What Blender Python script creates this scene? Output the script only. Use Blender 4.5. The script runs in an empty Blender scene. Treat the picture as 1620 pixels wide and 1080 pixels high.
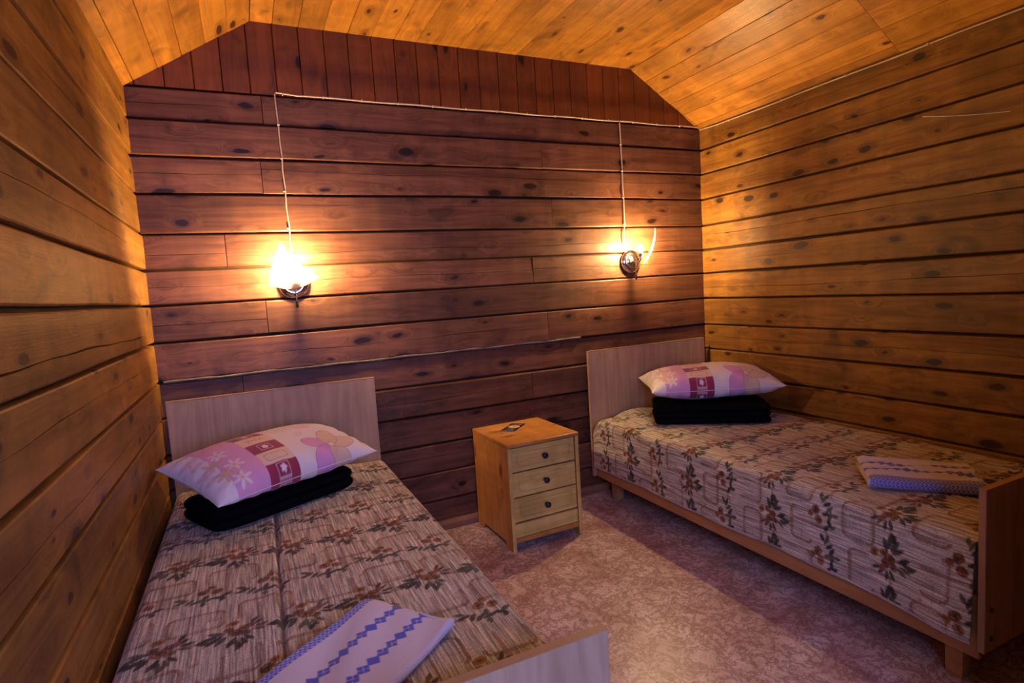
import bpy, math, random
import numpy as np
from mathutils import Matrix, Vector

# ------------------------------------------------------------------ camera, world, exposure
scene = bpy.context.scene
CAM_POS = Vector((0.35174636, -2.74680857, 1.20330247))
CR = Vector((0.90366434, -0.42368293, -0.0623181))
CU = Vector((0.09518827, 0.05684521, 0.9938349))
CF = Vector((0.41752839, 0.90402511, -0.09169864))
cam_data = bpy.data.cameras.new('camera')
cam_data.sensor_fit = 'HORIZONTAL'
cam_data.sensor_width = 36.0
cam_data.lens = 904.21 / 1620.0 * 36.0
cam_data.clip_start = 0.02
camera = bpy.data.objects.new('camera', cam_data)
scene.collection.objects.link(camera)
camera.matrix_world = Matrix(((CR.x, CU.x, -CF.x, CAM_POS.x), (CR.y, CU.y, -CF.y, CAM_POS.y),
                              (CR.z, CU.z, -CF.z, CAM_POS.z), (0, 0, 0, 1)))
scene.camera = camera

DAY_COLOR = (0.32, 0.37, 1.0)
DAY_STRENGTH = 22.0
LAMP_COLOR = (1.0, 0.63, 0.26)
LAMP_STRENGTH = 3300.0
world = bpy.data.worlds.new('world')
scene.world = world
world.use_nodes = True
bg = world.node_tree.nodes['Background']
bg.inputs['Color'].default_value = (*DAY_COLOR, 1)
bg.inputs['Strength'].default_value = DAY_STRENGTH

vs = scene.view_settings
vs.view_transform = 'Standard'
vs.look = 'None'
vs.exposure = 0.0
vs.gamma = 1.0
vs.use_curve_mapping = False

# ------------------------------------------------------------------ sizes (metres)
XR = 2.9652           # inner face of the wall beyond the bed by the nightstand
ZT = 2.0931           # height where the sloped ceiling meets the walls
ZK = 2.4026           # height of the flat part of the ceiling
XK1, XK2 = 0.4865, 2.467
YB = -3.45            # wall behind the camera
YC = -2.32            # front of the unseen partition added to block daylight
XC = 1.62
rng = random.Random(7)
nrng = np.random.default_rng(5)
COL = scene.collection
MW = {}
I4 = Matrix.Identity(4)

# ------------------------------------------------------------------ object helpers
def frame(o, U, V, N):
    U, V, N = Vector(U).normalized(), Vector(V).normalized(), Vector(N).normalized()
    return Matrix(((U.x, V.x, N.x, o[0]), (U.y, V.y, N.y, o[1]), (U.z, V.z, N.z, o[2]), (0, 0, 0, 1)))

def place(o, M, parent=None):
    COL.objects.link(o)
    MW[o.name] = M
    if parent is not None:
        o.parent = parent
        o.matrix_local = MW[parent.name].inverted() @ M
    else:
        o.matrix_world = M
    return o

def mesh_of(name, verts, faces, mat, smooth=False):
    me = bpy.data.meshes.new(name)
    me.from_pydata([tuple(v) for v in verts], [], [tuple(f) for f in faces])
    me.update()
    if mat is not None:
        me.materials.append(mat)
    if smooth:
        me.polygons.foreach_set('use_smooth', [True] * len(me.polygons))
    return me

def obj(name, verts, faces, mat, parent=None, M=I4, smooth=False):
    return place(bpy.data.objects.new(name, mesh_of(name, verts, faces, mat, smooth)), M, parent)

def empty(name, M):
    e = bpy.data.objects.new(name, None)
    e.empty_display_size = 0.1
    return place(e, M)

def tag(o, label=None, cat=None, group=None, kind=None):
    if label: o['label'] = label
    if cat: o['category'] = cat
    if group: o['group'] = group
    if kind: o['kind'] = kind
    return o

def shade_angle(o, deg=35):
    me = o.data
    me.polygons.foreach_set('use_smooth', [True] * len(me.polygons))
    me.set_sharp_from_angle(angle=math.radians(deg))
    return o

class MB:
    """collects shapes in local coordinates for ONE part"""
    def __init__(self): self.v, self.f = [], []
    def add(self, vs, fs):
        n = len(self.v); self.v += [tuple(p) for p in vs]; self.f += [tuple(i + n for i in q) for q in fs]; return self
    def box(self, a, b, bev=0.0):
        (x0, y0, z0), (x1, y1, z1) = a, b
        if bev <= 0:
            vs = [(x, y, z) for z in (z0, z1) for y in (y0, y1) for x in (x0, x1)]
            return self.add(vs, [(0, 2, 3, 1), (4, 5, 7, 6), (0, 1, 5, 4), (2, 6, 7, 3), (0, 4, 6, 2), (1, 3, 7, 5)])
        # chamfered box: octagon-ish rings
        rings = []
        for z, ins in ((z0, bev), (z0 + bev, 0), (z1 - bev, 0), (z1, bev)):
            X0, X1, Y0, Y1 = x0 + ins, x1 - ins, y0 + ins, y1 - ins
            c = bev * 0.7
            rings.append([(X0 + c, Y0, z), (X1 - c, Y0, z), (X1, Y0 + c, z), (X1, Y1 - c, z),
                          (X1 - c, Y1, z), (X0 + c, Y1, z), (X0, Y1 - c, z), (X0, Y0 + c, z)])
        return self.rings(rings, True)
    def rings(self, rings, caps=True):
        n = len(rings[0]); vs = [p for r in rings for p in r]; fs = []
        for k in range(len(rings) - 1):
            for i in range(n):
                j = (i + 1) % n
                fs.append((k * n + i, k * n + j, (k + 1) * n + j, (k + 1) * n + i))
        if caps:
            fs.append(tuple(range(n - 1, -1, -1)))
            fs.append(tuple((len(rings) - 1) * n + i for i in range(n)))
        return self.add(vs, fs)
    def lathe(self, prof, n=32, axis='z', c=(0, 0, 0)):
        rings = []
        for r, h in prof:
            ring = []
            for i in range(n):
                a = 2 * math.pi * i / n
                p = (r * math.cos(a), r * math.sin(a), h)
                if axis == 'y': p = (p[0], -p[2], p[1])       # outwards is -y
                ring.append((p[0] + c[0], p[1] + c[1], p[2] + c[2]))
            rings.append(ring)
        return self.rings(rings, True)
    def tube(self, pts, r, n=6):
        pts = [Vector(p) for p in pts]
        rings = []
        ref = Vector((0.3, 0.2, 1)).normalized()
        for i, p in enumerate(pts):
            d = (pts[min(i + 1, len(pts) - 1)] - pts[max(i - 1, 0)]).normalized()
            if abs(d.dot(ref)) > 0.97: ref = Vector((1, 0.1, 0)).normalized()
            a = d.cross(ref).normalized(); b = d.cross(a)
            rr = r(i) if callable(r) else r
            rings.append([tuple(p + a * rr * math.cos(2 * math.pi * k / n) + b * rr * math.sin(2 * math.pi * k / n)) for k in range(n)])
        return self.rings(rings, True)
    def sphere(self, c, r, nu=16, nv=10, sz=1.0):
        prof = [(max(1e-4, r * math.sin(math.pi * k / nv)), -r * sz * math.cos(math.pi * k / nv)) for k in range(nv + 1)]
        return self.lathe(prof, nu, 'z', c)
    def build(self, name, mat, parent=None, M=I4, smooth=None):
        o = obj(name, self.v, self.f, mat, parent, M)
        if smooth: shade_angle(o, smooth)
        return o

# ------------------------------------------------------------------ materials
def new_mat(name):
    m = bpy.data.materials.new(name); m.use_nodes = True
    nt = m.node_tree; b = nt.nodes['Principled BSDF']
    return m, nt, b

def N(nt, kind, **kw):
    n = nt.nodes.new(kind)
    for k, v in kw.items(): setattr(n, k, v)
    return n

def setin(nt, node, idx, val):
    if hasattr(val, 'is_linked'): nt.links.new(val, node.inputs[idx])
    else: node.inputs[idx].default_value = val

def math_(nt, op, a, b=0.0, c=0.0, clamp=False):
    n = N(nt, 'ShaderNodeMath', operation=op, use_clamp=clamp)
    for i, v in enumerate((a, b, c)): setin(nt, n, i, v)
    return n.outputs[0]

def vmath(nt, op, a, b):
    n = N(nt, 'ShaderNodeVectorMath', operation=op)
    setin(nt, n, 0, a); setin(nt, n, 1, b)
    return n.outputs[0]

def maprange(nt, v, a, b, c=0.0, d=1.0, smooth=True):
    n = N(nt, 'ShaderNodeMapRange', interpolation_type='SMOOTHSTEP' if smooth else 'LINEAR')
    setin(nt, n, 0, v)
    for i, x in enumerate((a, b, c, d)): setin(nt, n, i + 1, x)
    return n.outputs[0]

def noise(nt, vec, scale, detail=3.0, rough=0.55, dist=0.0):
    n = N(nt, 'ShaderNodeTexNoise')
    nt.links.new(vec, n.inputs['Vector'])
    n.inputs['Scale'].default_value = scale; n.inputs['Detail'].default_value = detail
    n.inputs['Roughness'].default_value = rough; n.inputs['Distortion'].default_value = dist
    return n.outputs['Fac']

def mix(nt, f, a, b, mode='MIX'):
    n = N(nt, 'ShaderNodeMix', data_type='RGBA', blend_type=mode)
    setin(nt, n, 0, f)
    for i, v in ((6, a), (7, b)):
        if hasattr(v, 'is_linked'): nt.links.new(v, n.inputs[i])
        else: n.inputs[i].default_value = (*v, 1) if len(v) == 3 else v
    return n.outputs[2]

def wood(name, light, dark, knot, rough=0.42, knots=1.0, ring=0.5, vary=0.35, bump=0.25, kscale=1.0, spec=0.4, stain=0.35, knot_r=0.15, smudge=0.5):
    """sawn softwood; the grain runs along each piece's local X"""
    m, nt, b = new_mat(name)
    tc = N(nt, 'ShaderNodeTexCoord'); oi = N(nt, 'ShaderNodeObjectInfo')
    off = vmath(nt, 'MULTIPLY', oi.outputs['Random'], (53.0, 17.0, 9.0))
    P = vmath(nt, 'ADD', tc.outputs['Object'], off)
    wob = noise(nt, vmath(nt, 'MULTIPLY', P, (1.6, 5, 5)), 1.0, 2.0)
    kv = vmath(nt, 'MULTIPLY', P, (3.4 * kscale, 7.5 * kscale, 7.5 * kscale))
    kv = vmath(nt, 'ADD', kv, vmath(nt, 'MULTIPLY', wob, (0.9, 0.5, 0.5)))
    wob2 = noise(nt, vmath(nt, 'MULTIPLY', P, (9.0, 32.0, 32.0)), 1.0, 2.0)
    kv = vmath(nt, 'ADD', kv, vmath(nt, 'MULTIPLY', wob2, (0.22, -0.16, 0.16)))
    vo = N(nt, 'ShaderNodeTexVoronoi', feature='F1'); nt.links.new(kv, vo.inputs['Vector']); vo.inputs['Scale'].default_value = 1.0
    d = vo.outputs['Distance']
    sep = N(nt, 'ShaderNodeSeparateColor'); nt.links.new(vo.outputs['Color'], sep.inputs[0])
    kr = math_(nt, 'MULTIPLY_ADD', sep.outputs[0], knot_r, 0.05)
    rel = math_(nt, 'DIVIDE', d, kr)
    kmask = math_(nt, 'MULTIPLY', maprange(nt, rel, 1.05, 0.75), knots, clamp=True)
    halo = math_(nt, 'MULTIPLY', maprange(nt, d, 0.5, 0.05), knots)
    gv = vmath(nt, 'MULTIPLY', P, (1.3, 26.0, 26.0))
    gv = vmath(nt, 'ADD', gv, vmath(nt, 'MULTIPLY', halo, (0.3, 1.4, 1.4)))
    g1 = noise(nt, gv, 1.0, 5.0, 0.6)
    g2 = noise(nt, vmath(nt, 'MULTIPLY', P, (8.0, 260.0, 260.0)), 1.0, 2.0)
    n1 = noise(nt, vmath(nt, 'ADD', vmath(nt, 'MULTIPLY', P, (0.7, 7.0, 7.0)), vmath(nt, 'MULTIPLY', halo, (0.1, 0.5, 0.5))), 1.0, 1.5)
    rg = math_(nt, 'MULTIPLY_ADD', math_(nt, 'SINE', math_(nt, 'MULTIPLY', n1, 95.0)), 0.5, 0.5)
    fac = math_(nt, 'ADD', math_(nt, 'MULTIPLY', maprange(nt, g1, 0.36, 0.66), 0.62), math_(nt, 'MULTIPLY', rg, ring * 0.55))
    fac = math_(nt, 'ADD', fac, math_(nt, 'MULTIPLY_ADD', g2, 0.3, -0.15), clamp=True)
    base = mix(nt, fac, light, dark)
    patch = noise(nt, vmath(nt, 'MULTIPLY', P, (2.3, 3.5, 3.5)), 1.0, 3.0)
    val = math_(nt, 'MULTIPLY', math_(nt, 'MULTIPLY_ADD', oi.outputs['Random'], vary, 1.0 - vary * 0.5),
                maprange(nt, patch, 0.25, 0.8, 1.0 + stain * 0.5, 1.0 - stain * 0.5))
    smear = noise(nt, vmath(nt, 'ADD', vmath(nt, 'MULTIPLY', P, (5.5, 8.0, 8.0)), (3.0, 1.0, 7.0)), 1.0, 2.0, 0.5, 0.8)
    band = noise(nt, vmath(nt, 'MULTIPLY', P, (13.0, 1.0, 1.0)), 1.0, 2.0)
    val = math_(nt, 'MULTIPLY', val, maprange(nt, smear, 0.60, 0.78, 1.0, 1.0 - smudge))
    val = math_(nt, 'MULTIPLY', val, maprange(nt, band, 0.3, 0.7, 1.0 + smudge * 0.22, 1.0 - smudge * 0.22))
    hsv = N(nt, 'ShaderNodeHueSaturation')
    nt.links.new(base, hsv.inputs['Color']); nt.links.new(val, hsv.inputs['Value'])
    col = mix(nt, math_(nt, 'MULTIPLY', maprange(nt, rel, 2.2, 0.9), 0.45 * min(1, knots)), hsv.outputs[0], tuple(0.55 * c for c in dark))
    col = mix(nt, kmask, col, knot)
    nt.links.new(col, b.inputs['Base Color'])
    rr = math_(nt, 'MULTIPLY_ADD', patch, 0.22, rough - 0.1)
    nt.links.new(rr, b.inputs['Roughness'])
    b.inputs['Specular IOR Level'].default_value = spec
    if bump > 0:
        low = noise(nt, vmath(nt, 'MULTIPLY', P, (9.0, 1.5, 1.5)), 1.0, 2.0)
        hgt = math_(nt, 'ADD', math_(nt, 'MULTIPLY', g1, 0.5), math_(nt, 'ADD', math_(nt, 'MULTIPLY', g2, 0.3), math_(nt, 'MULTIPLY', low, 1.6)))
        hgt = math_(nt, 'SUBTRACT', hgt, math_(nt, 'MULTIPLY', kmask, 0.2))
        bp = N(nt, 'ShaderNodeBump'); bp.inputs['Strength'].default_value = bump; bp.inputs['Distance'].default_value = 0.006
        nt.links.new(hgt, bp.inputs['Height']); nt.links.new(bp.outputs[0], b.inputs['Normal'])
    return m

def plain(name, col, rough=0.5, metal=0.0, spec=0.5, nscale=40.0, namp=0.25, bump=0.0):
    m, nt, b = new_mat(name)
    tc = N(nt, 'ShaderNodeTexCoord')
    n = noise(nt, tc.outputs['Object'], nscale, 3.0)
    c = mix(nt, n, tuple(x * (1 - namp) for x in col), tuple(min(1, x * (1 + namp)) for x in col))
    nt.links.new(c, b.inputs['Base Color'])
    b.inputs['Roughness'].default_value = rough; b.inputs['Metallic'].default_value = metal
    b.inputs['Specular IOR Level'].default_value = spec
    if bump > 0:
        bp = N(nt, 'ShaderNodeBump'); bp.inputs['Strength'].default_value = bump; bp.inputs['Distance'].default_value = 0.002
        nt.links.new(n, bp.inputs['Height']); nt.links.new(bp.outputs[0], b.inputs['Normal'])
    return m

M_BACK = wood('stained_timber', (0.168, 0.070, 0.034), (0.075, 0.027, 0.013), (0.016, 0.006, 0.004), rough=0.46, vary=0.45, stain=0.5, kscale=1.5, knot_r=0.17, spec=0.28)
M_SIDE = wood('amber_timber', (0.265, 0.122, 0.019), (0.130, 0.047, 0.006), (0.028, 0.008, 0.003), rough=0.48, vary=0.3, stain=0.6, kscale=1.7, knot_r=0.19)
M_GABLE = wood('gable_pine', (0.195, 0.055, 0.009), (0.13, 0.032, 0.005), (0.015, 0.005, 0.003), rough=0.45, knot_r=0.12, vary=0.3)
M_CEIL = wood('ceiling_pine', (0.54, 0.24, 0.034), (0.34, 0.13, 0.016), (0.09, 0.026, 0.007), rough=0.40, vary=0.4, stain=0.5, kscale=1.5, knot_r=0.13)
M_STAND = wood('nightstand_pine', (0.62, 0.30, 0.075), (0.48, 0.19, 0.040), (0.2, 0.05, 0.015), rough=0.35, knots=0.8, kscale=1.6, vary=0.12, stain=0.3, bump=0.06)
M_FRONT = wood('drawer_pine', (0.74, 0.52, 0.14), (0.55, 0.35, 0.075), (0.22, 0.10, 0.03), rough=0.4, knots=0.3, kscale=1.4, vary=0.10, stain=0.25, bump=0.06)
M_LAM = wood('pale_laminate', (0.50, 0.33, 0.185), (0.37, 0.23, 0.12), (0.30, 0.17, 0.08), rough=0.38, knots=0.0, vary=0.06, stain=0.3, bump=0.02, ring=0.6, smudge=0.1)
M_RAIL = wood('rail_laminate', (0.47, 0.24, 0.085), (0.37, 0.17, 0.055), (0.3, 0.1, 0.04), rough=0.4, knots=0.0, vary=0.06, stain=0.25, bump=0.02, smudge=0.1)
M_EDGE = plain('edge_banding', (0.42, 0.23, 0.09), 0.45, namp=0.12)
M_DARK = plain('gap_shadow_board', (0.035, 0.018, 0.010), 0.9, namp=0.3)
M_TOW = plain('grey_tow', (0.17, 0.14, 0.11), 0.95, nscale=120, namp=0.6, bump=0.8)
M_CABLE = plain('ivory_cable', (0.62, 0.50, 0.36), 0.45, namp=0.08)
M_CLIP = plain('clip_plastic', (0.70, 0.62, 0.5), 0.4, namp=0.05)
M_CHROME = plain('chrome', (0.75, 0.75, 0.78), 0.12, metal=1.0, namp=0.03)
M_KNOB = plain('dark_knob', (0.018, 0.018, 0.022), 0.30, namp=0.1)
M_BLACK = plain('black_wool', (0.0025, 0.0025, 0.004), 0.95, spec=0.05, nscale=300, namp=0.5, bump=0.4)
M_MATTRESS = plain('mattress_ticking', (0.5, 0.45, 0.38), 0.9)
M_WHITE = plain('white_paint', (0.75, 0.73, 0.70), 0.5, namp=0.05)
M_BOLT = plain('bolt_brown', (0.05, 0.03, 0.02), 0.4)

def mat_floor():
    m, nt, b = new_mat('mottled_linoleum')
    tc = N(nt, 'ShaderNodeTexCoord'); P = tc.outputs['Object']
    a = noise(nt, P, 6.0, 7.0, 0.68, 0.3)
    v = noise(nt, P, 15.0, 8.0, 0.75, 0.5)
    f = noise(nt, P, 90.0, 4.0, 0.7)
    col = mix(nt, maprange(nt, a, 0.30, 0.70), (0.82, 0.68, 0.58), (0.48, 0.30, 0.24))
    vein = maprange(nt, math_(nt, 'ABSOLUTE', math_(nt, 'SUBTRACT', v, 0.5)), 0.055, 0.0)
    col = mix(nt, math_(nt, 'MULTIPLY', vein, 0.75), col, (0.20, 0.085, 0.055))
    col = mix(nt, maprange(nt, f, 0.50, 0.70, 0.0, 0.75), col, (0.25, 0.12, 0.085))
    nt.links.new(col, b.inputs['Base Color'])
    nt.links.new(maprange(nt, a, 0.2, 0.8, 0.30, 0.44), b.inputs['Roughness'])
    b.inputs['Specular IOR Level'].default_value = 0.5
    bp = N(nt, 'ShaderNodeBump'); bp.inputs['Strength'].default_value = 0.12; bp.inputs['Distance'].default_value = 0.01
    nt.links.new(noise(nt, P, 3.5, 2.0), bp.inputs['Height']); nt.links.new(bp.outputs[0], b.inputs['Normal'])
    return m

def mat_glass_shade():
    m, nt, b = new_mat('frosted_glass')
    out = nt.nodes['Material Output']
    tr = N(nt, 'ShaderNodeBsdfTranslucent'); tr.inputs[0].default_value = (0.95, 0.92, 0.86, 1)
    b.inputs['Base Color'].default_value = (0.85, 0.83, 0.80, 1); b.inputs['Roughness'].default_value = 0.25
    tc = N(nt, 'ShaderNodeTexCoord')
    fac = math_(nt, 'MULTIPLY_ADD', noise(nt, tc.outputs['Object'], 30, 2), 0.1, 0.42)
    ms = N(nt, 'ShaderNodeMixShader'); nt.links.new(fac, ms.inputs[0])
    nt.links.new(b.outputs[0], ms.inputs[1]); nt.links.new(tr.outputs[0], ms.inputs[2])
    tp = N(nt, 'ShaderNodeBsdfTransparent'); tp.inputs[0].default_value = (1.0, 0.97, 0.92, 1)
    m2 = N(nt, 'ShaderNodeMixShader'); m2.inputs[0].default_value = 0.20
    nt.links.new(ms.outputs[0], m2.inputs[1]); nt.links.new(tp.outputs[0], m2.inputs[2])
    nt.links.new(m2.outputs[0], out.inputs[0])
    return m

def mat_bulb():
    m, nt, b = new_mat('lit_bulb')
    out = nt.nodes['Material Output']
    e = N(nt, 'ShaderNodeEmission'); e.inputs[0].default_value = (*LAMP_COLOR, 1); e.inputs[1].default_value = LAMP_STRENGTH
    nt.links.new(e.outputs[0], out.inputs[0])
    return m

def mat_pane():
    m, nt, b = new_mat('window_glass')
    out = nt.nodes['Material Output']
    t = N(nt, 'ShaderNodeBsdfTransparent'); g = N(nt, 'ShaderNodeBsdfGlossy'); g.inputs['Roughness'].default_value = 0.02
    ms = N(nt, 'ShaderNodeMixShader'); ms.inputs[0].default_value = 0.06
    nt.links.new(t.outputs[0], ms.inputs[1]); nt.links.new(g.outputs[0], ms.inputs[2]); nt.links.new(ms.outputs[0], out.inputs[0])
    return m

def mat_print(name, rough=0.85, ribs=False, weave=700.0, sheen=0.2):
    """cloth whose printed or woven pattern is stored in the 'pattern' colour attribute"""
    m, nt, b = new_mat(name)
    at = N(nt, 'ShaderNodeAttribute', attribute_name='pattern')
    uv = N(nt, 'ShaderNodeUVMap'); uv.uv_map = 'UVMap'
    U = uv.outputs[0]
    if ribs:
        r1 = noise(nt, vmath(nt, 'MULTIPLY', U, (190.0, 9.0, 1.0)), 1.0, 2.0, 0.6)
        r2 = noise(nt, vmath(nt, 'MULTIPLY', U, (420.0, 160.0, 1.0)), 1.0, 2.0)
        k = maprange(nt, r1, 0.34, 0.66, 0.52, 1.22)
        col = mix(nt, 1.0, at.outputs['Color'], k, 'MULTIPLY')
        col = mix(nt, 1.0, col, maprange(nt, r2, 0.3, 0.7, 0.75, 1.2), 'MULTIPLY')
        h = math_(nt, 'ADD', r1, math_(nt, 'MULTIPLY', r2, 0.5)); dist = 0.004
    else:
        r2 = noise(nt, vmath(nt, 'MULTIPLY', U, (weave, weave, 1.0)), 1.0, 1.0)
        col = mix(nt, 1.0, at.outputs['Color'], maprange(nt, r2, 0.3, 0.7, 0.94, 1.05), 'MULTIPLY')
        h = r2; dist = 0.001
    nt.links.new(col, b.inputs['Base Color'])
    b.inputs['Roughness'].default_value = rough; b.inputs['Specular IOR Level'].default_value = 0.25
    b.inputs['Sheen Weight'].default_value = sheen
    bp = N(nt, 'ShaderNodeBump'); bp.inputs['Strength'].default_value = 0.5; bp.inputs['Distance'].default_value = dist
    nt.links.new(h, bp.inputs['Height']); nt.links.new(bp.outputs[0], b.inputs['Normal'])
    return m

M_FLOOR = mat_floor(); M_SHADE = mat_glass_shade(); M_BULB = mat_bulb(); M_PANE = mat_pane()
M_SPREAD = mat_print('tapestry_weave', 0.75, ribs=True, sheen=0.1)
M_PILLOW = mat_print('printed_cotton', 0.8)
M_TOWEL = mat_print('waffle_towel', 0.9, weave=420.0)
M_CARD = mat_print('glossy_print', 0.3, sheen=0.0)

# ------------------------------------------------------------------ structure: floor, walls, ceiling
fl = MB(); fl.box((-0.12, YB - 0.12, -0.05), (XR + 0.12, 0.12, 0.0))
tag(fl.build('floor', M_FLOOR), 'mottled pinkish brown linoleum floor between the beds', 'floor', kind='structure')

def timber(name, parent, M, length, height, mat, proud=0.0, cracks=(), gap=0.004, bev=0.007, seed=0, depth=0.05, step=0.07):
    """planed log: rounded arrises, slightly wavy edges, drying cracks cut into the face. local X along, Y up, Z out"""
    r = random.Random(seed)
    n = max(3, int(length / step) + 1)
    ph = [r.uniform(0, 6.28) for _ in range(6)]
    rows = []
    us = [length * i / (n - 1) for i in range(n)]
    def wv(k, u): return 0.0012 * math.sin(u * 2.1 + ph[k]) + 0.0008 * math.sin(u * 6.3 + ph[k + 1])
    def face(u, v): return proud + 0.0014 * math.sin(u * 1.7 + ph[4]) + 0.0010 * math.sin(v * 30 + ph[5])
    prof = [(0, 0, -depth), (0, 0, -bev * 1.3), (0, bev * 0.35, -bev * 0.4), (0, bev, 0)]
    top = [(1, -bev, 0), (1, -bev * 0.35, -bev * 0.4), (1, 0, -bev * 1.3), (1, 0, -depth)]
    lo, hi = gap * 0.5, height - gap * 0.5
    cr = sorted(cracks, key=lambda c: c[0])
    for side, dv, w in prof:
        rows.append([(u, lo + dv + wv(0, u), w + face(u, lo)) for u in us])
    for (fv, u0, u1, wmax, slope) in cr:
        p = [r.uniform(0, 6.28) for _ in range(3)]
        def cv(u, fv=fv, p=p, slope=slope): return fv * height + slope * (u - length * 0.5) + 0.0035 * math.sin(u * 5 + p[0]) + 0.0016 * math.sin(u * 17 + p[1])
        def cw(u, u0=u0, u1=u1, wmax=wmax, p=p):
            a = max(0.0, min(1.0, (u - u0) / 0.15)) * max(0.0, min(1.0, (u1 - u) / 0.15))
            return wmax * a * (0.65 + 0.35 * math.sin(u * 9 + p[2])) + 0.00005
        rows.append([(u, cv(u) - cw(u), face(u, cv(u))) for u in us])
        rows.append([(u, cv(u) + 0.0003, face(u, cv(u)) - min(0.011, 6 * cw(u))) for u in us])
        rows.append([(u, cv(u) + cw(u) + 0.0003, face(u, cv(u))) for u in us])
    for side, dv, w in top:
        rows.append([(u, hi + dv + wv(2, u), w + face(u, hi)) for u in us])
    m = len(rows)
    vs = [p for row in rows for p in row]; fs = []
    for k in range(m - 1):
        for i in range(n - 1):
            fs.append((k * n + i, k * n + i + 1, (k + 1) * n + i + 1, (k + 1) * n + i))
    fs.append(tuple(k * n for k in range(m - 1, -1, -1)))
    fs.append(tuple(k * n + n - 1 for k in range(m)))
    o = obj(name, vs, fs, mat, parent, M)
    return shade_angle(o, 28)

ZC = [2.100, 1.9723, 1.8265, 1.6757, 1.515, 1.3674, 1.2226, 1.0696, 0.9063, 0.7531, 0.600, 0.448, 0.302, 0.155, 0.0]
# wall at the heads of the beds
wb = tag(obj('wall_back', [], [], M_DARK), 'dark reddish brown timber wall behind the headboards', 'wall', kind='structure')
bk = MB(); bk.box((-0.12, 0.028, -0.05), (XR + 0.12, 0.12, 2.55)); wb.data = mesh_of('wall_back', bk.v, bk.f, M_DARK)
JOINT = [0.502, 1.859, 0.474, 1.902, 0.304, 1.770, 0.439, 1.842, 0.315, 1.722, 0.40, 1.80, 0.46, 1.84]
PROUD = [0.004, 0.007, 0.003, 0.008, 0.003, 0.002, 0.006, 0.004, -0.004, 0.009, 0.006, 0.004, 0.007, 0.003]
CRK = {0: [(0.52, 0, 0.5, 0.0012, 0)], 2: [(0.55, 0, 3, 0.0012, -0.006)], 3: [(0.72, 0.2, 2.3, 0.0006, 0)], 4: [(0.40, 0, 3, 0.0012, 0.004)],
       5: [(0.52, 0, 3, 0.0012, 0.0)], 6: [(0.44, 0, 3, 0.0022, 0.004)], 7: [(0.5, 0.3, 3, 0.0012, 0.006)],
       8: [], 9: [(0.5, 0, 3, 0.0014, 0.004)], 10: [(0.45, 0.1, 2.0, 0.0008, 0)], 11: [(0.55, 0, 3, 0.0012, 0)], 12: [(0.5, 0, 3, 0.001, 0)], 13: []}
for k in range(14):
    z1, z0 = ZC[k], ZC[k + 1]
    xs = [0.0, JOINT[k], XR]
    for s in range(2):
        a, b_ = xs[s] + (0.0015 if s else 0), xs[s + 1] - (0.0015 if s == 0 else 0)
        off = xs[s]
        cr = [(fv + (0.1 if s and k in (2, 6) else 0), u0 - off if u0 > 0 else -1, u1 - off, w * (1.0 if (s == 0 or k in (2, 4, 5)) else 0.6), sl) for fv, u0, u1, w, sl in CRK.get(k, [])]
        if k == 6 and s == 1: cr = []
        timber('timber', wb, frame((a, 0, z0), (1, 0, 0), (0, 0, 1), (0, -1, 0)), b_ - a, z1 - z0, M_BACK,
               PROUD[k] + (rng.uniform(-0.002, 0.003) if s else 0), cr, bev=0.006, gap=0.006 if k != 8 else 0.009, seed=100 + k * 2 + s, depth=0.034)
# grey tow packed into one joint
tw = MB(); tw.tube([(0.02 + 0.045 * i, -0.001 - 0.002 * math.sin(i * 1.7), ZC[8] + 0.0015 * math.sin(i * 0.9)) for i in range(46)], lambda i: 0.006 + 0.0015 * math.sin(i * 2.3), 6)
tw.build('tow_packing', M_TOW, wb, smooth=60)
tag(bpy.data.objects['tow_packing'], 'grey tow packed into the joint')

def slope_top(x):
    if x < XK1: return ZT + (ZK - ZT) * x / XK1
    if x > XK2: return ZT + (ZK - ZT) * (XR - x) / (XR - XK2)
    return ZK
PITCH = 0.1065
x = 0.145 - PITCH
edges = [0.0]
while x < XR - 0.02:
    if x > 0.01: edges.append(x)
    x += PITCH
edges.append(XR)
for i in range(len(edges) - 1):
    a, b_ = edges[i] + 0.0012, edges[i + 1] - 0.0012
    cuts = [a] + [c for c in (XK1, XK2) if a < c < b_] + [b_]
    y0, y1 = -0.002 + rng.uniform(-0.001, 0.001), 0.016
    g = 0.003
    # local frame: X up the board (grain), Y to -x, Z out of the wall
    tops = [slope_top(c) + 0.004 for c in cuts]
    z0 = ZC[0] + 0.003
    if max(tops) - z0 < 0.012: continue
    outl = [(a, z0), (b_, z0)] + [(c, max(z0 + 0.001, t)) for c, t in reversed(list(zip(cuts, tops)))]
    cx = 0.5 * (a + b_)
    def loc(px, pz, py): return (pz - z0, cx - px, -py)
    n = len(outl)
    ccx = cx
    inner = [(px + (g if px < ccx else -g), pz) for px, pz in outl]
    vs = [loc(px, pz, y1) for px, pz in outl] + [loc(px, pz, y0 + g) for px, pz in outl] + [loc(px, pz, y0) for px, pz in inner]
    fs = [tuple(2 * n + j for j in range(n))]
    for q in range(2):
        fs += [(q * n + j, q * n + (j + 1) % n, (q + 1) * n + (j + 1) % n, (q + 1) * n + j) for j in range(n)]
    obj('gable_board', vs, fs, M_GABLE, wb, frame((cx, 0, z0), (0, 0, 1), (-1, 0, 0), (0, -1, 0)))

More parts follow.
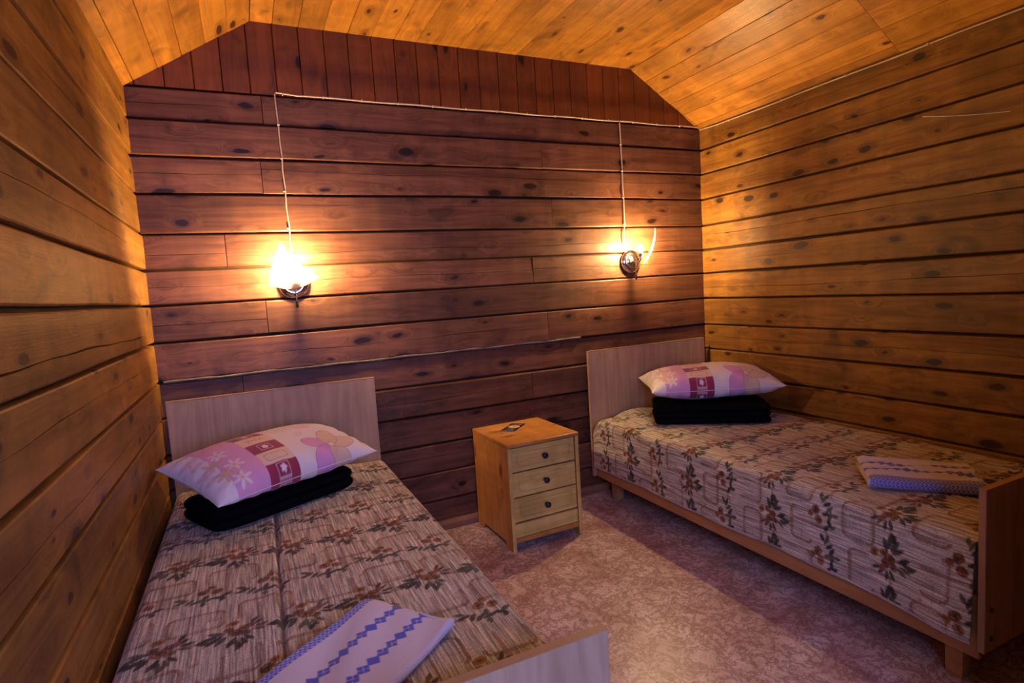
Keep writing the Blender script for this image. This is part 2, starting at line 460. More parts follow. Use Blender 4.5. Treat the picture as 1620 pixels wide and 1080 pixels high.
def side_wall(name, xin, sgn, label, courses, seed, crackdef):
    w = tag(obj(name, [], [], M_DARK), label, 'wall', kind='structure')
    m = MB()
    x0, x1 = (-0.12, -0.028) if sgn > 0 else (xin + 0.028, xin + 0.12)
    m.box((x0, YB - 0.12, -0.05), (x1, 0.028, ZT + 0.02)); w.data = mesh_of(name, m.v, m.f, M_DARK)
    L = -YB
    r = random.Random(seed)
    for k in range(len(courses) - 1):
        z1, z0 = courses[k], courses[k + 1]
        M = frame((xin, YB, z0), (0, 1, 0), (0, 0, 1), (1, 0, 0)) if sgn > 0 else frame((xin, 0, z0), (0, -1, 0), (0, 0, 1), (-1, 0, 0))
        timber('timber', w, M, L, z1 - z0, M_SIDE, r.uniform(0.0, 0.007), crackdef.get(k, []), gap=0.0085, bev=0.006, seed=seed + k, depth=0.034, step=0.09)
    return w
LC = {0: [(0.5, 1.5, 3.3, 0.0008, 0.0)], 1: [], 2: [(0.45, 0, 3.2, 0.0012, 0.004)], 3: [], 4: [(0.6, 0, 3.45, 0.001, -0.004)], 5: [], 6: [(0.35, 0.0, 3.2, 0.0026, -0.006)],
      7: [(0.55, 0.3, 3.2, 0.001, 0.0)], 8: [(0.4, 0, 3.0, 0.0012, 0.0)], 9: [], 10: [(0.5, 0, 3.2, 0.001, 0)]}
RC = {0: [(0.5, 0.05, 1.5, 0.0008, 0)], 1: [(0.45, 0.0, 2.2, 0.0008, 0)], 2: [(0.5, 0.0, 0.6, 0.0006, 0)], 3: [], 4: [(0.62, 0.05, 3, 0.0016, 0.002)], 5: [(0.5, 0.1, 0.9, 0.0006, 0)],
      6: [(0.45, 0.0, 3, 0.0016, 0.004)], 7: [], 8: [(0.5, 0, 2.4, 0.0012, 0)], 9: [], 10: []}
ZS = [ZT + 0.01] + ZC[1:]
side_wall('wall_left', 0.0, 1, 'amber timber wall beside the bed whose spread has a long crease', ZS, 300, LC)
side_wall('wall_right', XR, -1, 'amber timber wall with dark knots beside the bed next to the nightstand', ZS, 400, RC)

# wall behind the camera, with the window that lets the daylight in, and an added corner partition
wr = tag(obj('wall_rear', [], [], M_DARK), 'timber wall with the window facing the beds', 'wall', kind='structure')
WX0, WX1, WZ0, WZ1 = 0.12, 1.12, 0.85, 1.85
m = MB()
for a, b_ in (((-0.12, WX0), (-0.05, 2.5)), ((WX1, XR + 0.12), (-0.05, 2.5)), ((WX0, WX1), (-0.05, WZ0)), ((WX0, WX1), (WZ1, 2.5))):
    m.box((a[0], YB - 0.12, b_[0]), (a[1], YB - 0.028, b_[1]))
wr.data = mesh_of('wall_rear', m.v, m.f, M_DARK)
RZ = [2.45, 2.30, 2.15, 2.0, WZ1, 1.68, 1.515, 1.35, 1.18, 1.015, WZ0, 0.70, 0.55, 0.40, 0.25, 0.12, 0.0]
for k in range(len(RZ) - 1):
    z1, z0 = RZ[k], RZ[k + 1]
    segs = [(0.0, XC)] if (z0 >= WZ1 - 0.01 or z1 <= WZ0 + 0.01) else [(0.0, WX0), (WX1, XC)]
    for a, b_ in segs:
        timber('timber', wr, frame((b_, YB, z0), (-1, 0, 0), (0, 0, 1), (0, 1, 0)), b_ - a, z1 - z0, M_BACK, 0.002, (), gap=0.009, seed=600 + k, depth=0.028, step=0.2)
cw = tag(obj('wall_light_blocker', [], [], M_DARK), 'added timber partition in the corner shading the foot of a bed', 'wall', kind='structure')  # unseen, put here to keep daylight off the footboard
m = MB(); m.box((XC + 0.02, YC - 0.06, 0), (XR, YC - 0.02, ZK)); m.box((XC + 0.02, YB, 0), (XC + 0.06, YC - 0.06, ZK))
cw.data = mesh_of('wall_light_blocker', m.v, m.f, M_DARK)
for k in range(16):
    z0, z1 = 0.15 * k, 0.15 * k + 0.15
    timber('timber', cw, frame((XR, YC - 0.02, z0), (-1, 0, 0), (0, 0, 1), (0, 1, 0)), XR - XC, z1 - z0, M_BACK, 0.018, (), seed=700 + k, depth=0.018, step=0.3)
    timber('timber', cw, frame((XC + 0.02, YC - 0.0, z0), (0, -1, 0), (0, 0, 1), (-1, 0, 0)), YC - YB, z1 - z0, M_BACK, 0.018, (), seed=740 + k, depth=0.018, step=0.3)
# window
wn = empty('window_1', Matrix.Translation((0.5 * (WX0 + WX1), YB - 0.06, WZ0)))
tag(wn, 'white casement window facing the beds', 'window', kind='structure')
fr = MB(); w_ = WX1 - WX0; h_ = WZ1 - WZ0
for a, b_ in (((-w_ / 2, 0), (w_ / 2, 0.05)), ((-w_ / 2, h_ - 0.05), (w_ / 2, h_)), ((-w_ / 2, 0.05), (-w_ / 2 + 0.05, h_ - 0.05)), ((w_ / 2 - 0.05, 0.05), (w_ / 2, h_ - 0.05))):
    fr.box((a[0], -0.03, a[1]), (b_[0], 0.03, b_[1]))
WM = MW[wn.name]
fr.build('window_frame', M_WHITE, wn, WM)
mu = MB(); mu.box((-0.025, -0.025, 0.05), (0.025, 0.025, h_ - 0.05)); mu.build('mullion', M_WHITE, wn, WM)
for s in (-1, 1):
    p = MB(); c = s * (w_ / 4 - 0.012); hw = w_ / 4 - 0.039
    p.box((c - hw, -0.003, 0.05), (c + hw, 0.003, h_ - 0.05)); p.build('pane', M_PANE, wn, WM)
pl = bpy.data.lights.new('window_portal', 'AREA'); pl.shape = 'RECTANGLE'; pl.size = w_; pl.size_y = h_
pl.cycles.is_portal = True
po = bpy.data.objects.new('window_portal', pl); COL.objects.link(po)
po.matrix_world = frame((0.5 * (WX0 + WX1), YB - 0.13, 0.5 * (WZ0 + WZ1)), (-1, 0, 0), (0, 0, 1), (0, -1, 0))

# ceiling
ce = tag(obj('ceiling', [], [], M_DARK), 'orange pine board ceiling with two sloped sides', 'ceiling', kind='structure')
def inset_prof(d):
    return [(-0.13, ZT - 0.09 + d), (XK1, ZK + d), (XK2, ZK + d), (XR + 0.13, ZT - 0.09 + d)]
lo = inset_prof(0.022); hi = inset_prof(0.10)
vs = []
for y in (YB - 0.12, 0.12):
    vs += [(px, y, pz) for px, pz in lo] + [(px, y, pz) for px, pz in hi]
fs = []
for i in range(3):
    fs += [(i, i + 1, 8 + i + 1, 8 + i), (4 + i, 12 + i, 12 + i + 1, 4 + i + 1), (i, 4 + i, 4 + i + 1, i + 1), (8 + i, 8 + i + 1, 12 + i + 1, 12 + i)]
fs += [(0, 8, 12, 4), (3, 7, 15, 11)]
ce.data = mesh_of('ceiling', vs, fs, M_DARK)
BM = {}
def ceil_board(P0, V, Nn, y0, y1, w):
    key = (round(y1 - y0, 3), round(w, 4))
    if key not in BM:
        L = y1 - y0; g = 0.0028; d = 0.016
        ring = [(0.0006, -d), (w - 0.0006, -d), (w - 0.0006, -g), (w - g, 0), (g, 0), (0.0006, -g)]
        rings = [[(0.0008, a, b_) for a, b_ in ring], [(L - 0.0008, a, b_) for a, b_ in ring]]
        q = MB(); q.rings(rings, True)
        q.f = [tuple(reversed(f)) for f in q.f]
        BM[key] = mesh_of('ceiling_board', q.v, q.f, M_CEIL)
    lift = rng.uniform(-0.0008, 0.0008)
    o = bpy.data.objects.new('ceiling_board', BM[key])
    place(o, frame((P0[0] + Nn[0] * lift, y0, P0[1] + Nn[2] * lift), (0, 1, 0), V, Nn), ce)
SEAM = -1.185
def run(pa, pb, Nn, start=0.0):
    D = Vector((pb[0] - pa[0], 0, pb[1] - pa[1])); L = D.length; D.normalize()
    s = 0.0; first = start
    while s < L - 0.002:
        w = min(first if (s == 0 and first > 0) else PITCH, L - s)
        P0 = (pa[0] + D.x * s, pa[1] + D.z * s)
        ceil_board(P0, D, Nn, SEAM, -0.001, round(w, 4))
        ceil_board(P0, D, Nn, YB, SEAM, round(w, 4))
        s += w
a = XK1; b_ = ZK - ZT; l = math.hypot(a, b_)
run((0, ZT), (XK1, ZK), (b_ / l, 0, -a / l), 0.045)
run((XK1, ZK), (XK2, ZK), (0, 0, -1), 0.575 - XK1)
a = XR - XK2; l = math.hypot(a, b_)
run((XK2, ZK), (XR, ZT), (-b_ / l, 0, -a / l), 0.117)

# skirting
bs = MB(); bs.rings([[(xx, 0.0, 0.0), (xx, -0.022, 0.0), (xx, -0.022, 0.030), (xx, -0.014, 0.045), (xx, 0.0, 0.048)] for xx in (0.002, XR - 0.002)])
bs.f = [tuple(reversed(f)) for f in bs.f]
bs.build('baseboard_back', wood('skirting_pine', (0.30, 0.15, 0.07), (0.22, 0.10, 0.045), (0.1, 0.04, 0.02), knots=0.3, vary=0.1))
tag(bpy.data.objects['baseboard_back'], 'narrow brown skirting board at the foot of the wall', 'skirting', kind='structure')

# ------------------------------------------------------------------ beds
BW, BH, HF = 0.85, 0.829, 0.602
YH, YF = -0.050, -1.945
def panel(name, parent, origin, U, V, Nn, lu, lv, th, mat, bev=0.0015):
    m = MB(); m.box((0, 0, -th), (lu, lv, 0), bev)
    return shade_angle(m.build(name, mat, parent, frame(origin, U, V, Nn)), 30)

def make_bed(x0, label):
    t = empty('single_bed', Matrix.Translation((x0 + BW / 2, (YH + YF) / 2, 0)))
    tag(t, label, 'bed', 'matching single beds')
    # headboard and footboard: vertical grain, edge band as its own strip
    hb = panel('headboard', t, (x0 + BW, YH - 0.0, 0.115), (0, 0, 1), (-1, 0, 0), (0, -1, 0), BH - 0.115, BW, 0.018, M_LAM)
    m = MB(); m.box((0, -0.0003, -0.0185), (BW, 0.0015, 0.0005)); m.build('edge_band', M_EDGE, hb, frame((x0, YH, BH), (1, 0, 0), (0, 0, 1), (0, -1, 0)))
    fb = panel('footboard', t, (x0 + BW, YF, 0.148), (0, 0, 1), (-1, 0, 0), (0, -1, 0), HF - 0.148, BW, 0.018, M_LAM)
    m = MB(); m.box((0, -0.0003, -0.0185), (BW, 0.0015, 0.0005)); m.build('edge_band', M_EDGE, fb, frame((x0, YF, HF), (1, 0, 0), (0, 0, 1), (0, -1, 0)))
    L = (YH - 0.018) - (YF + 0.018)
    for s in (0, 1):
        px = x0 + 0.012 if s == 0 else x0 + BW - 0.012
        Nn = (-1, 0, 0) if s == 0 else (1, 0, 0)
        o = (px, YH - 0.0185, 0.118) if s == 0 else (px, YF + 0.0185, 0.118)
        panel('side_rail', t, o, (0, -1, 0) if s == 0 else (0, 1, 0), (0, 0, 1), Nn, L - 0.001, 0.18, 0.018, M_RAIL)
    bp = MB(); bp.box((x0 + 0.032, YF + 0.02, 0.20), (x0 + BW - 0.032, YH - 0.02, 0.218)); bp.build('base_panel', M_RAIL, t)
    mt = MB(); mt.box((x0 + 0.035, YF + 0.03, 0.219), (x0 + BW - 0.035, YH - 0.03, 0.43), 0.02); mt.build('mattress', M_MATTRESS, t, smooth=40)
    for lx in (x0 + 0.06, x0 + BW - 0.11):
        for ly in (YH - 0.13, YF + 0.08):
            lg = MB(); lg.rings([[(lx + q, ly + q, z), (lx + 0.05 - q, ly + q, z), (lx + 0.05 - q, ly + 0.05 - q, z), (lx + q, ly + 0.05 - q, z)] for z, q in ((0.0, 0.006), (0.012, 0.003), (0.1995, 0.0))])
            lg.build('leg', M_RAIL, t)
    for bx in (x0 + 0.03, x0 + BW - 0.03):
        for bz in (0.185, 0.265):
            b = MB(); b.lathe([(0.008, -0.001), (0.008, 0.002), (0.005, 0.004), (0.0005, 0.0042)], 12, 'y', (bx, YF - 0.0, bz)); b.build('bolt', M_BOLT, fb, smooth=40)
    return t
BX1, BX2 = 0.022, 2.058
make_bed(BX1, 'pale laminate single bed standing under the sconce with the sail-shaped shade')
make_bed(BX2, 'pale laminate single bed in the corner by the knotty amber wall')

# ------------------------------------------------------------------ cloth grids with woven/printed pattern
def grid_obj(name, P, C, UV, mat, M=I4, parent=None, closed_back=None):
    """P (nu,nv,3) positions, C (nu,nv,3) colours, UV (nu,nv,2)"""
    nu, nv = P.shape[:2]
    me = bpy.data.meshes.new(name)
    idx = np.arange(nu * nv).reshape(nu, nv)
    q = np.stack([idx[:-1, :-1], idx[1:, :-1], idx[1:, 1:], idx[:-1, 1:]], -1).reshape(-1, 4)
    me.vertices.add(nu * nv); me.vertices.foreach_set('co', P.reshape(-1).astype(np.float32))
    me.loops.add(q.size); me.loops.foreach_set('vertex_index', q.reshape(-1).astype(np.int32))
    me.polygons.add(len(q)); me.polygons.foreach_set('loop_start', np.arange(0, q.size, 4, dtype=np.int32))
    me.update(calc_edges=True)
    me.polygons.foreach_set('use_smooth', np.ones(len(q), dtype=bool))
    at = me.color_attributes.new('pattern', 'FLOAT_COLOR', 'POINT')
    at.data.foreach_set('color', np.concatenate([C.reshape(-1, 3), np.ones((nu * nv, 1))], 1).reshape(-1).astype(np.float32))
    ul = me.uv_layers.new(name='UVMap')
    ul.data.foreach_set('uv', UV.reshape(-1, 2)[q.reshape(-1)].reshape(-1).astype(np.float32))
    me.materials.append(mat)
    me.validate()
    o = bpy.data.objects.new(name, me)
    return place(o, M, parent)

class Canvas:
    """painting in metres on a regular grid: s along axis 0, t along axis 1"""
    def __init__(self, s, t, base):
        self.s, self.t = s, t
        self.S, self.T = np.meshgrid(s, t, indexing='ij')
        self.C = np.empty(self.S.shape + (3,)); self.C[:] = base
    def win(self, s, t, r):
        a0, a1 = np.searchsorted(self.s, [s - r, s + r]); b0, b1 = np.searchsorted(self.t, [t - r, t + r])
        return slice(a0, a1), slice(b0, b1)
    def put(self, sl, mask, col, k=1.0):
        w = (np.clip(mask, 0, 1) * k)[..., None]
        self.C[sl] = self.C[sl] * (1 - w) + np.array(col) * w
    def ell(self, s, t, a, b, ang, col, k=1.0, leaf=False, soft=0.002):
        sl = self.win(s, t, max(a, b) + 0.01)
        X, Y = self.S[sl] - s, self.T[sl] - t
        if X.size == 0: return
        c, n = math.cos(ang), math.sin(ang)
        u, v = X * c + Y * n, -X * n + Y * c
        if leaf:
            bb = b * np.clip(1 - (u / a) ** 2, 0, 1) + 1e-6
            m = np.clip((bb - np.abs(v)) / soft + 0.5, 0, 1) * (np.abs(u) < a)
        else:
            m = np.clip((1 - np.sqrt((u / a) ** 2 + (v / b) ** 2)) * min(a, b) / soft + 0.5, 0, 1)
        self.put(sl, m, col, k)
    def ring(self, s, t, a, b, ang, w, col, k=1.0):
        sl = self.win(s, t, max(a, b) + 0.01)
        X, Y = self.S[sl] - s, self.T[sl] - t
        if X.size == 0: return
        c, n = math.cos(ang), math.sin(ang)
        u, v = X * c + Y * n, -X * n + Y * c
        d = np.abs(1 - np.sqrt((u / a) ** 2 + (v / b) ** 2)) * min(a, b)
        self.put(sl, (w - d) / 0.001 + 0.5, col, k)
    def seg(self, p, q, w, col, k=1.0, ladder=0.0):
        cs, ct = 0.5 * (p[0] + q[0]), 0.5 * (p[1] + q[1]); r = 0.5 * math.hypot(p[0] - q[0], p[1] - q[1]) + w + 0.004
        sl = self.win(cs, ct, r)
        X, Y = self.S[sl], self.T[sl]
        if X.size == 0: return
        dx, dy = q[0] - p[0], q[1] - p[1]; L2 = dx * dx + dy * dy + 1e-12
        h = np.clip(((X - p[0]) * dx + (Y - p[1]) * dy) / L2, 0, 1)
        d = np.hypot(X - p[0] - h * dx, Y - p[1] - h * dy)
        m = np.clip((w - d) / 0.0015 + 0.5, 0, 1)
        if ladder:
            m = m * (0.55 + 0.45 * (np.sin(h * math.sqrt(L2) * 2 * math.pi / ladder) > 0))
            m = np.maximum(m, np.clip((0.0012 - np.abs(d - w)) / 0.001 + 0.5, 0, 1))
        self.put(sl, m, col, k)
    def path(self, pts, w, col, k=1.0, ladder=0.0):
        for a, b in zip(pts[:-1], pts[1:]): self.seg(a, b, w, col, k, ladder)
    def rect(self, s0, s1, t0, t1, col, k=1.0):
        a0, a1 = np.searchsorted(self.s, [s0, s1]); b0, b1 = np.searchsorted(self.t, [t0, t1])
        sl = (slice(a0, a1), slice(b0, b1)); self.C[sl] = self.C[sl] * (1 - k) + np.array(col) * k

def rounded(s0, s1, t0, t1, r, seg=5):
    pts = []
    for cx, cy, a0 in ((s1 - r, t1 - r, 0), (s0 + r, t1 - r, 90), (s0 + r, t0 + r, 180), (s1 - r, t0 + r, 270)):
        for i in range(seg + 1):
            a = math.radians(a0 + 90 * i / seg); pts.append((cx + r * math.cos(a), cy + r * math.sin(a)))
    return pts + [pts[0]]

OLIVE, LEAF2, DKLEAF = (0.060, 0.055, 0.024), (0.11, 0.10, 0.05), (0.022, 0.022, 0.016)
RUST, ORANGE, TAN, PLUM = (0.13, 0.055, 0.020), (0.38, 0.16, 0.03), (0.33, 0.21, 0.09), (0.06, 0.022, 0.018)
def paint_spread(cv, flip, seed):
    r = random.Random(seed)
    line = (0.32, 0.185, 0.11)
    smax, tmax = cv.s[-1], cv.t[-1]
    # slubbed ground: slightly different threads across the width
    cv.C *= (1 + 0.16 * nrng.standard_normal((len(cv.s), 1, 1))).clip(0.6, 1.35)
    nr, ns = 0.215, 0.155
    # ladder lines that wander round the motifs
    for j in range(-1, int(tmax / nr) + 2):
        for i in range(-1, int(smax / ns) + 2):
            cs, ct = i * ns + (0.5 * ns if j % 2 else 0), j * nr
            o = 0.02 * ((i + j) % 2)
            pts = rounded(cs - 0.055, cs + 0.065, ct + 0.075 + o, ct + 0.175, 0.018)
            n = len(pts)
            if (i + j) % 3 == 0: pts = pts[: int(n * 0.62)]
            elif (i + j) % 3 == 1: pts = pts[int(n * 0.3):]
            cv.path(pts, 0.0036, line, 0.85, ladder=0.011)
            cv.path([(2 * cs + 0.01 - p_[0] + (p_[0] - cs - 0.005) * 1.84, ct + 0.125 + o / 2 + (p_[1] - ct - 0.125 - o / 2) * 0.82) for p_ in pts], 0.0016, line, 0.6)
            cv.path([(cs + 0.02, ct + 0.10), (cs + 0.02, ct + 0.225), (cs - 0.02, ct + 0.24)], 0.0032, line, 0.80, ladder=0.011)
            cv.path([(cs - 0.07, ct + 0.135), (cs - 0.02, ct + 0.135), (cs - 0.02, ct + 0.06)], 0.0025, (0.45, 0.27, 0.20), 0.5)
            if (i * 7 + j * 3) % 4 == 0: cv.ell(cs + 0.075, ct + 0.10, 0.010, 0.006, 0.3, (0.45, 0.22, 0.07), 0.7)
    # flower sprays
    for j in range(-1, int(tmax / nr) + 2):
        for i in range(-1, int(smax / ns) + 2):
            cs, ct = i * ns + (0.5 * ns if j % 2 else 0) + r.uniform(-0.008, 0.008), j * nr + r.uniform(-0.008, 0.008)
            def P(p, q):
                return (cs - p, ct - q) if flip else (cs + p, ct + q)
            f = math.pi if flip else 0.0
            def leaf(p, q, ang, L, W, col, k=0.95):
                s_, t_ = P(p, q); cv.ell(s_, t_, L, W, math.radians(ang) + f, col, k, leaf=True)
            if j % 2 == 0:
                for p, q, a, L in ((-0.058, -0.008, 12, 0.028), (-0.045, -0.022, 35, 0.026), (-0.040, 0.006, -20, 0.024), (-0.030, -0.030, 60, 0.022), (-0.065, -0.02, -8, 0.016)):
                    leaf(p, q, a + r.uniform(-8, 8), L, 0.008, r.choice([OLIVE, DKLEAF, (0.07, 0.075, 0.07)]))
                for p, q, a in ((-0.012, -0.052, 70), (0.004, -0.060, 90), (0.018, -0.052, 115), (-0.002, -0.042, 80), (0.028, -0.042, 130), (0.01, -0.07, 60)):
                    leaf(p, q, a, 0.018, 0.0065, r.choice([OLIVE, LEAF2, DKLEAF]))
                for p, q, a in ((0.045, 0.018, 35), (0.055, 0.002, 5), (0.040, 0.034, 60), (0.050, -0.014, -25)):
                    leaf(p, q, a, 0.018, 0.006, r.choice([OLIVE, PLUM, LEAF2]))
                for p, q, R in ((0.0, -0.008, 0.017), (0.018, 0.006, 0.015), (-0.014, 0.012, 0.013), (0.022, -0.018, 0.013)):
                    s_, t_ = P(p, q); rose(cv, s_, t_, R, RUST, r)
                s_, t_ = P(-0.006, 0.040); cv.ell(s_, t_, 0.016, 0.012, 0.4, ORANGE); cv.ell(s_, t_, 0.007, 0.006, 0.0, RUST, 0.9)
                s_, t_ = P(0.034, 0.014); cv.ell(s_, t_, 0.012, 0.010, 0.4, (0.28, 0.10, 0.06))
            else:
                for p, q, a, L in ((-0.055, -0.012, 20, 0.022), (-0.036, -0.022, 55, 0.018), (-0.060, 0.004, -25, 0.016), (-0.020, -0.030, 35, 0.020), (0.005, -0.032, 10, 0.022),
                                   (0.030, -0.030, -20, 0.018), (0.048, -0.020, 30, 0.018), (0.0, -0.016, 70, 0.016), (0.04, -0.042, 60, 0.012), (-0.004, -0.05, 80, 0.014)):
                    leaf(p, q, a + r.uniform(-8, 8), L, 0.007, r.choice([OLIVE, DKLEAF, LEAF2]))
                for p, q, R, c in ((-0.006, 0.020, 0.017, RUST), (0.026, 0.010, 0.016, (0.30, 0.11, 0.04)), (0.012, 0.040, 0.013, ORANGE)):
                    s_, t_ = P(p, q); rose(cv, s_, t_, R, c, r)

def rose(cv, s_, t_, R, c, r):
    cv.ell(s_, t_, R, R * 0.85, r.uniform(0, 3), c)
    for q in range(5):
        an = q * 1.2566 + r.uniform(-0.3, 0.3)
        cv.ell(s_ + 0.55 * R * math.cos(an), t_ + 0.55 * R * math.sin(an), R * 0.42, R * 0.26, an + 1.3, r.choice([TAN, ORANGE, RUST, (0.24, 0.10, 0.04)]), 0.85)
    cv.ell(s_, t_, R * 0.30, R * 0.18, r.uniform(0, 3), PLUM, 0.8)

def make_spread(x0, label, wall_side, crease, flip, seed, soff, toff):
    """wall_side: -1 wall on the low-x side, +1 on the high-x side. s runs from the free edge over the top to the wall edge"""
    ya, yb = YH - 0.0205, YF + 0.024
    Lt = ya - yb
    drop, top, drop2 = 0.240, BW + 0.006, 0.14
    rad = 0.035
    arc = rad * math.pi / 2
    total = drop + arc + (top - 2 * rad) + arc + drop2
    ds = 0.0036
    s = np.linspace(0, total, int(total / ds)); t = np.linspace(0, Lt, int(Lt / ds))
    cv = Canvas(s + soff, t + toff, (0.58, 0.54, 0.41))
    paint_spread(cv, flip, seed)
    # hem
    cv.C[:3, :] = (0.55, 0.5, 0.45)
    # profile: a = distance from the outer face, z
    ztop = 0.452
    a = np.empty_like(s); z = np.empty_like(s)
    for i, q in enumerate(s):
        if q < drop: a[i], z[i] = 0.0, ztop - rad - (drop - q)
        elif q < drop + arc:
            th = (q - drop) / rad; a[i], z[i] = rad - rad * math.cos(th), ztop - rad + rad * math.sin(th)
        elif q < drop + arc + top - 2 * rad: a[i], z[i] = rad + q - drop - arc, ztop
        elif q < drop + 2 * arc + top - 2 * rad:
            th = (q - drop - arc - top + 2 * rad) / rad; a[i], z[i] = top - rad + rad * math.sin(th), ztop - rad + rad * math.cos(th)
        else: a[i], z[i] = top, ztop - rad - (q - drop - 2 * arc - top + 2 * rad)
    A, TT = np.meshgrid(a, t, indexing='ij'); Z = np.repeat(z[:, None], len(t), 1); SS = np.repeat(s[:, None], len(t), 1)
    onTop = np.clip((Z - (ztop - 0.02)) / 0.02, 0, 1)
    drp = np.clip((drop - SS) / drop, 0, 1)
    # soft unevenness, sagging drape, rounded head corner
    Z = Z + onTop * (0.004 * np.sin(TT * 4.1 + 1) * np.sin(A * 6) + 0.0022 * np.sin(TT * 11 + A * 9) + 0.0012 * np.sin(TT * 23 - A * 15))
    out = 0.006 * drp * (0.5 + 0.5 * np.sin(TT * 7.0 + seed)) + 0.003 * drp * np.sin(TT * 17 + 2 * seed) * drp
    foot = np.clip((TT - (Lt - 0.18)) / 0.18, 0, 1)
    out = out + drp * foot * 0.022 * np.sin(foot * 2.6)
    A = A - out - 0.003
    Z = Z + drp * (0.004 * np.sin(TT * 5.2 + 0.6) + 0.012 * np.sin(np.pi * TT / Lt) - 0.006 + 0.003 * foot)
    head = np.clip(1 - TT / 0.075, 0, 1)
    up = np.clip((Z - 0.25) / 0.2, 0, 1)
    Z = Z - head ** 2.2 * 0.055 * up * np.clip(1 - A / 0.20, 0, 1)
    # fabric pushed up behind the pillow
    if wall_side > 0: Z = Z + onTop * 0.012 * np.exp(-((A - 0.30) / 0.10) ** 2 - (TT / 0.10) ** 2)
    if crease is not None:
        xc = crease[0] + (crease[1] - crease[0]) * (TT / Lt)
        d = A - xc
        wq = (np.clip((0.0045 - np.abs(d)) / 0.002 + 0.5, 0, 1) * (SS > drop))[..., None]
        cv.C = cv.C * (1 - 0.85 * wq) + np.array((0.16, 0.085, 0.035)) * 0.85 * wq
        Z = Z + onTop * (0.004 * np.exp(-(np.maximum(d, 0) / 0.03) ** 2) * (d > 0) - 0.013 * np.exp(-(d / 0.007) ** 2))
    X = (x0 - 0.003 + A) if wall_side > 0 else (x0 + BW + 0.003 - A)
    P = np.stack([X, ya - TT, Z], -1)
    if wall_side < 0:
        P = P[::-1]; Cc = cv.C[::-1]; S2 = cv.S[::-1]; T2 = cv.T[::-1]
    else:
        Cc = cv.C; S2 = cv.S; T2 = cv.T
    o = grid_obj('bedspread', np.ascontiguousarray(P[:, ::-1]), np.ascontiguousarray(Cc[:, ::-1]), np.ascontiguousarray(np.stack([S2, T2], -1)[:, ::-1]), M_SPREAD)
    md = o.modifiers.new('thickness', 'SOLIDIFY'); md.thickness = 0.003; md.offset = -1
    return tag(o, label, 'bedspread', 'floral tapestry bedspreads')

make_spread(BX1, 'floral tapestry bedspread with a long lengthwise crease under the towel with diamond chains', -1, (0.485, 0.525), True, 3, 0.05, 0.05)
make_spread(BX2, 'floral tapestry bedspread hanging over the rail of the bed by the nightstand', 1, None, True, 8, 0.02, 0.10)

# ------------------------------------------------------------------ dark folded blankets
def folded_blanket(center, yaw, L, W, H, layers, rnd, label):
    M = Matrix.Translation(center) @ Matrix.Rotation(yaw, 4, 'Z')
    t = empty('folded_blanket', M)
    tag(t, label, 'blanket', 'black folded blankets under the pillows')
    h = H / layers
    for k in range(layers):
        m = MB(); rings = []
        nz = 6
        for q in range(nz + 1):
            th = math.pi * q / nz
            zz = k * h + h * (0.5 - 0.5 * math.cos(th)); ins = 0.5 * h * (1 - math.sin(th)) + 0.002 * (k % 2)
            ring = []
            for i in range(48):
                an = 2 * math.pi * i / 48; e = 2.0 / rnd
                cx = math.copysign(abs(math.cos(an)) ** e, math.cos(an)); sy = math.copysign(abs(math.sin(an)) ** e, math.sin(an))
                ring.append((cx * (L / 2 - ins), sy * (W / 2 - ins), zz + 0.003 * math.sin(3 * cx + k) * (k == layers - 1)))
            rings.append(ring)
        m.rings(rings, True)
        m.build('fold', M_BLACK, t, M, smooth=50)
    return t
def yawed(p, q, depth):
    d = Vector((q[0] - p[0], q[1] - p[1])); L = d.length; d.normalize(); n = Vector((-d.y, d.x))
    c = Vector(((p[0] + q[0]) / 2, (p[1] + q[1]) / 2)) + n * depth / 2
    return c, math.atan2(d.y, d.x), L
c, a, L = yawed((0.200, -0.690), (0.705, -0.445), 0.31)
folded_blanket((c.x, c.y, 0.459), a, L, 0.31, 0.074, 2, 7.0, 'black folded blanket with rounded corners under the tilted pillow')
c, a, L = yawed((2.205, -0.425), (2.668, -0.755), 0.30)
folded_blanket((c.x, c.y, 0.459), a, L, 0.30, 0.094, 3, 16.0, 'tall black folded blanket under the pillow beside the amber wall')

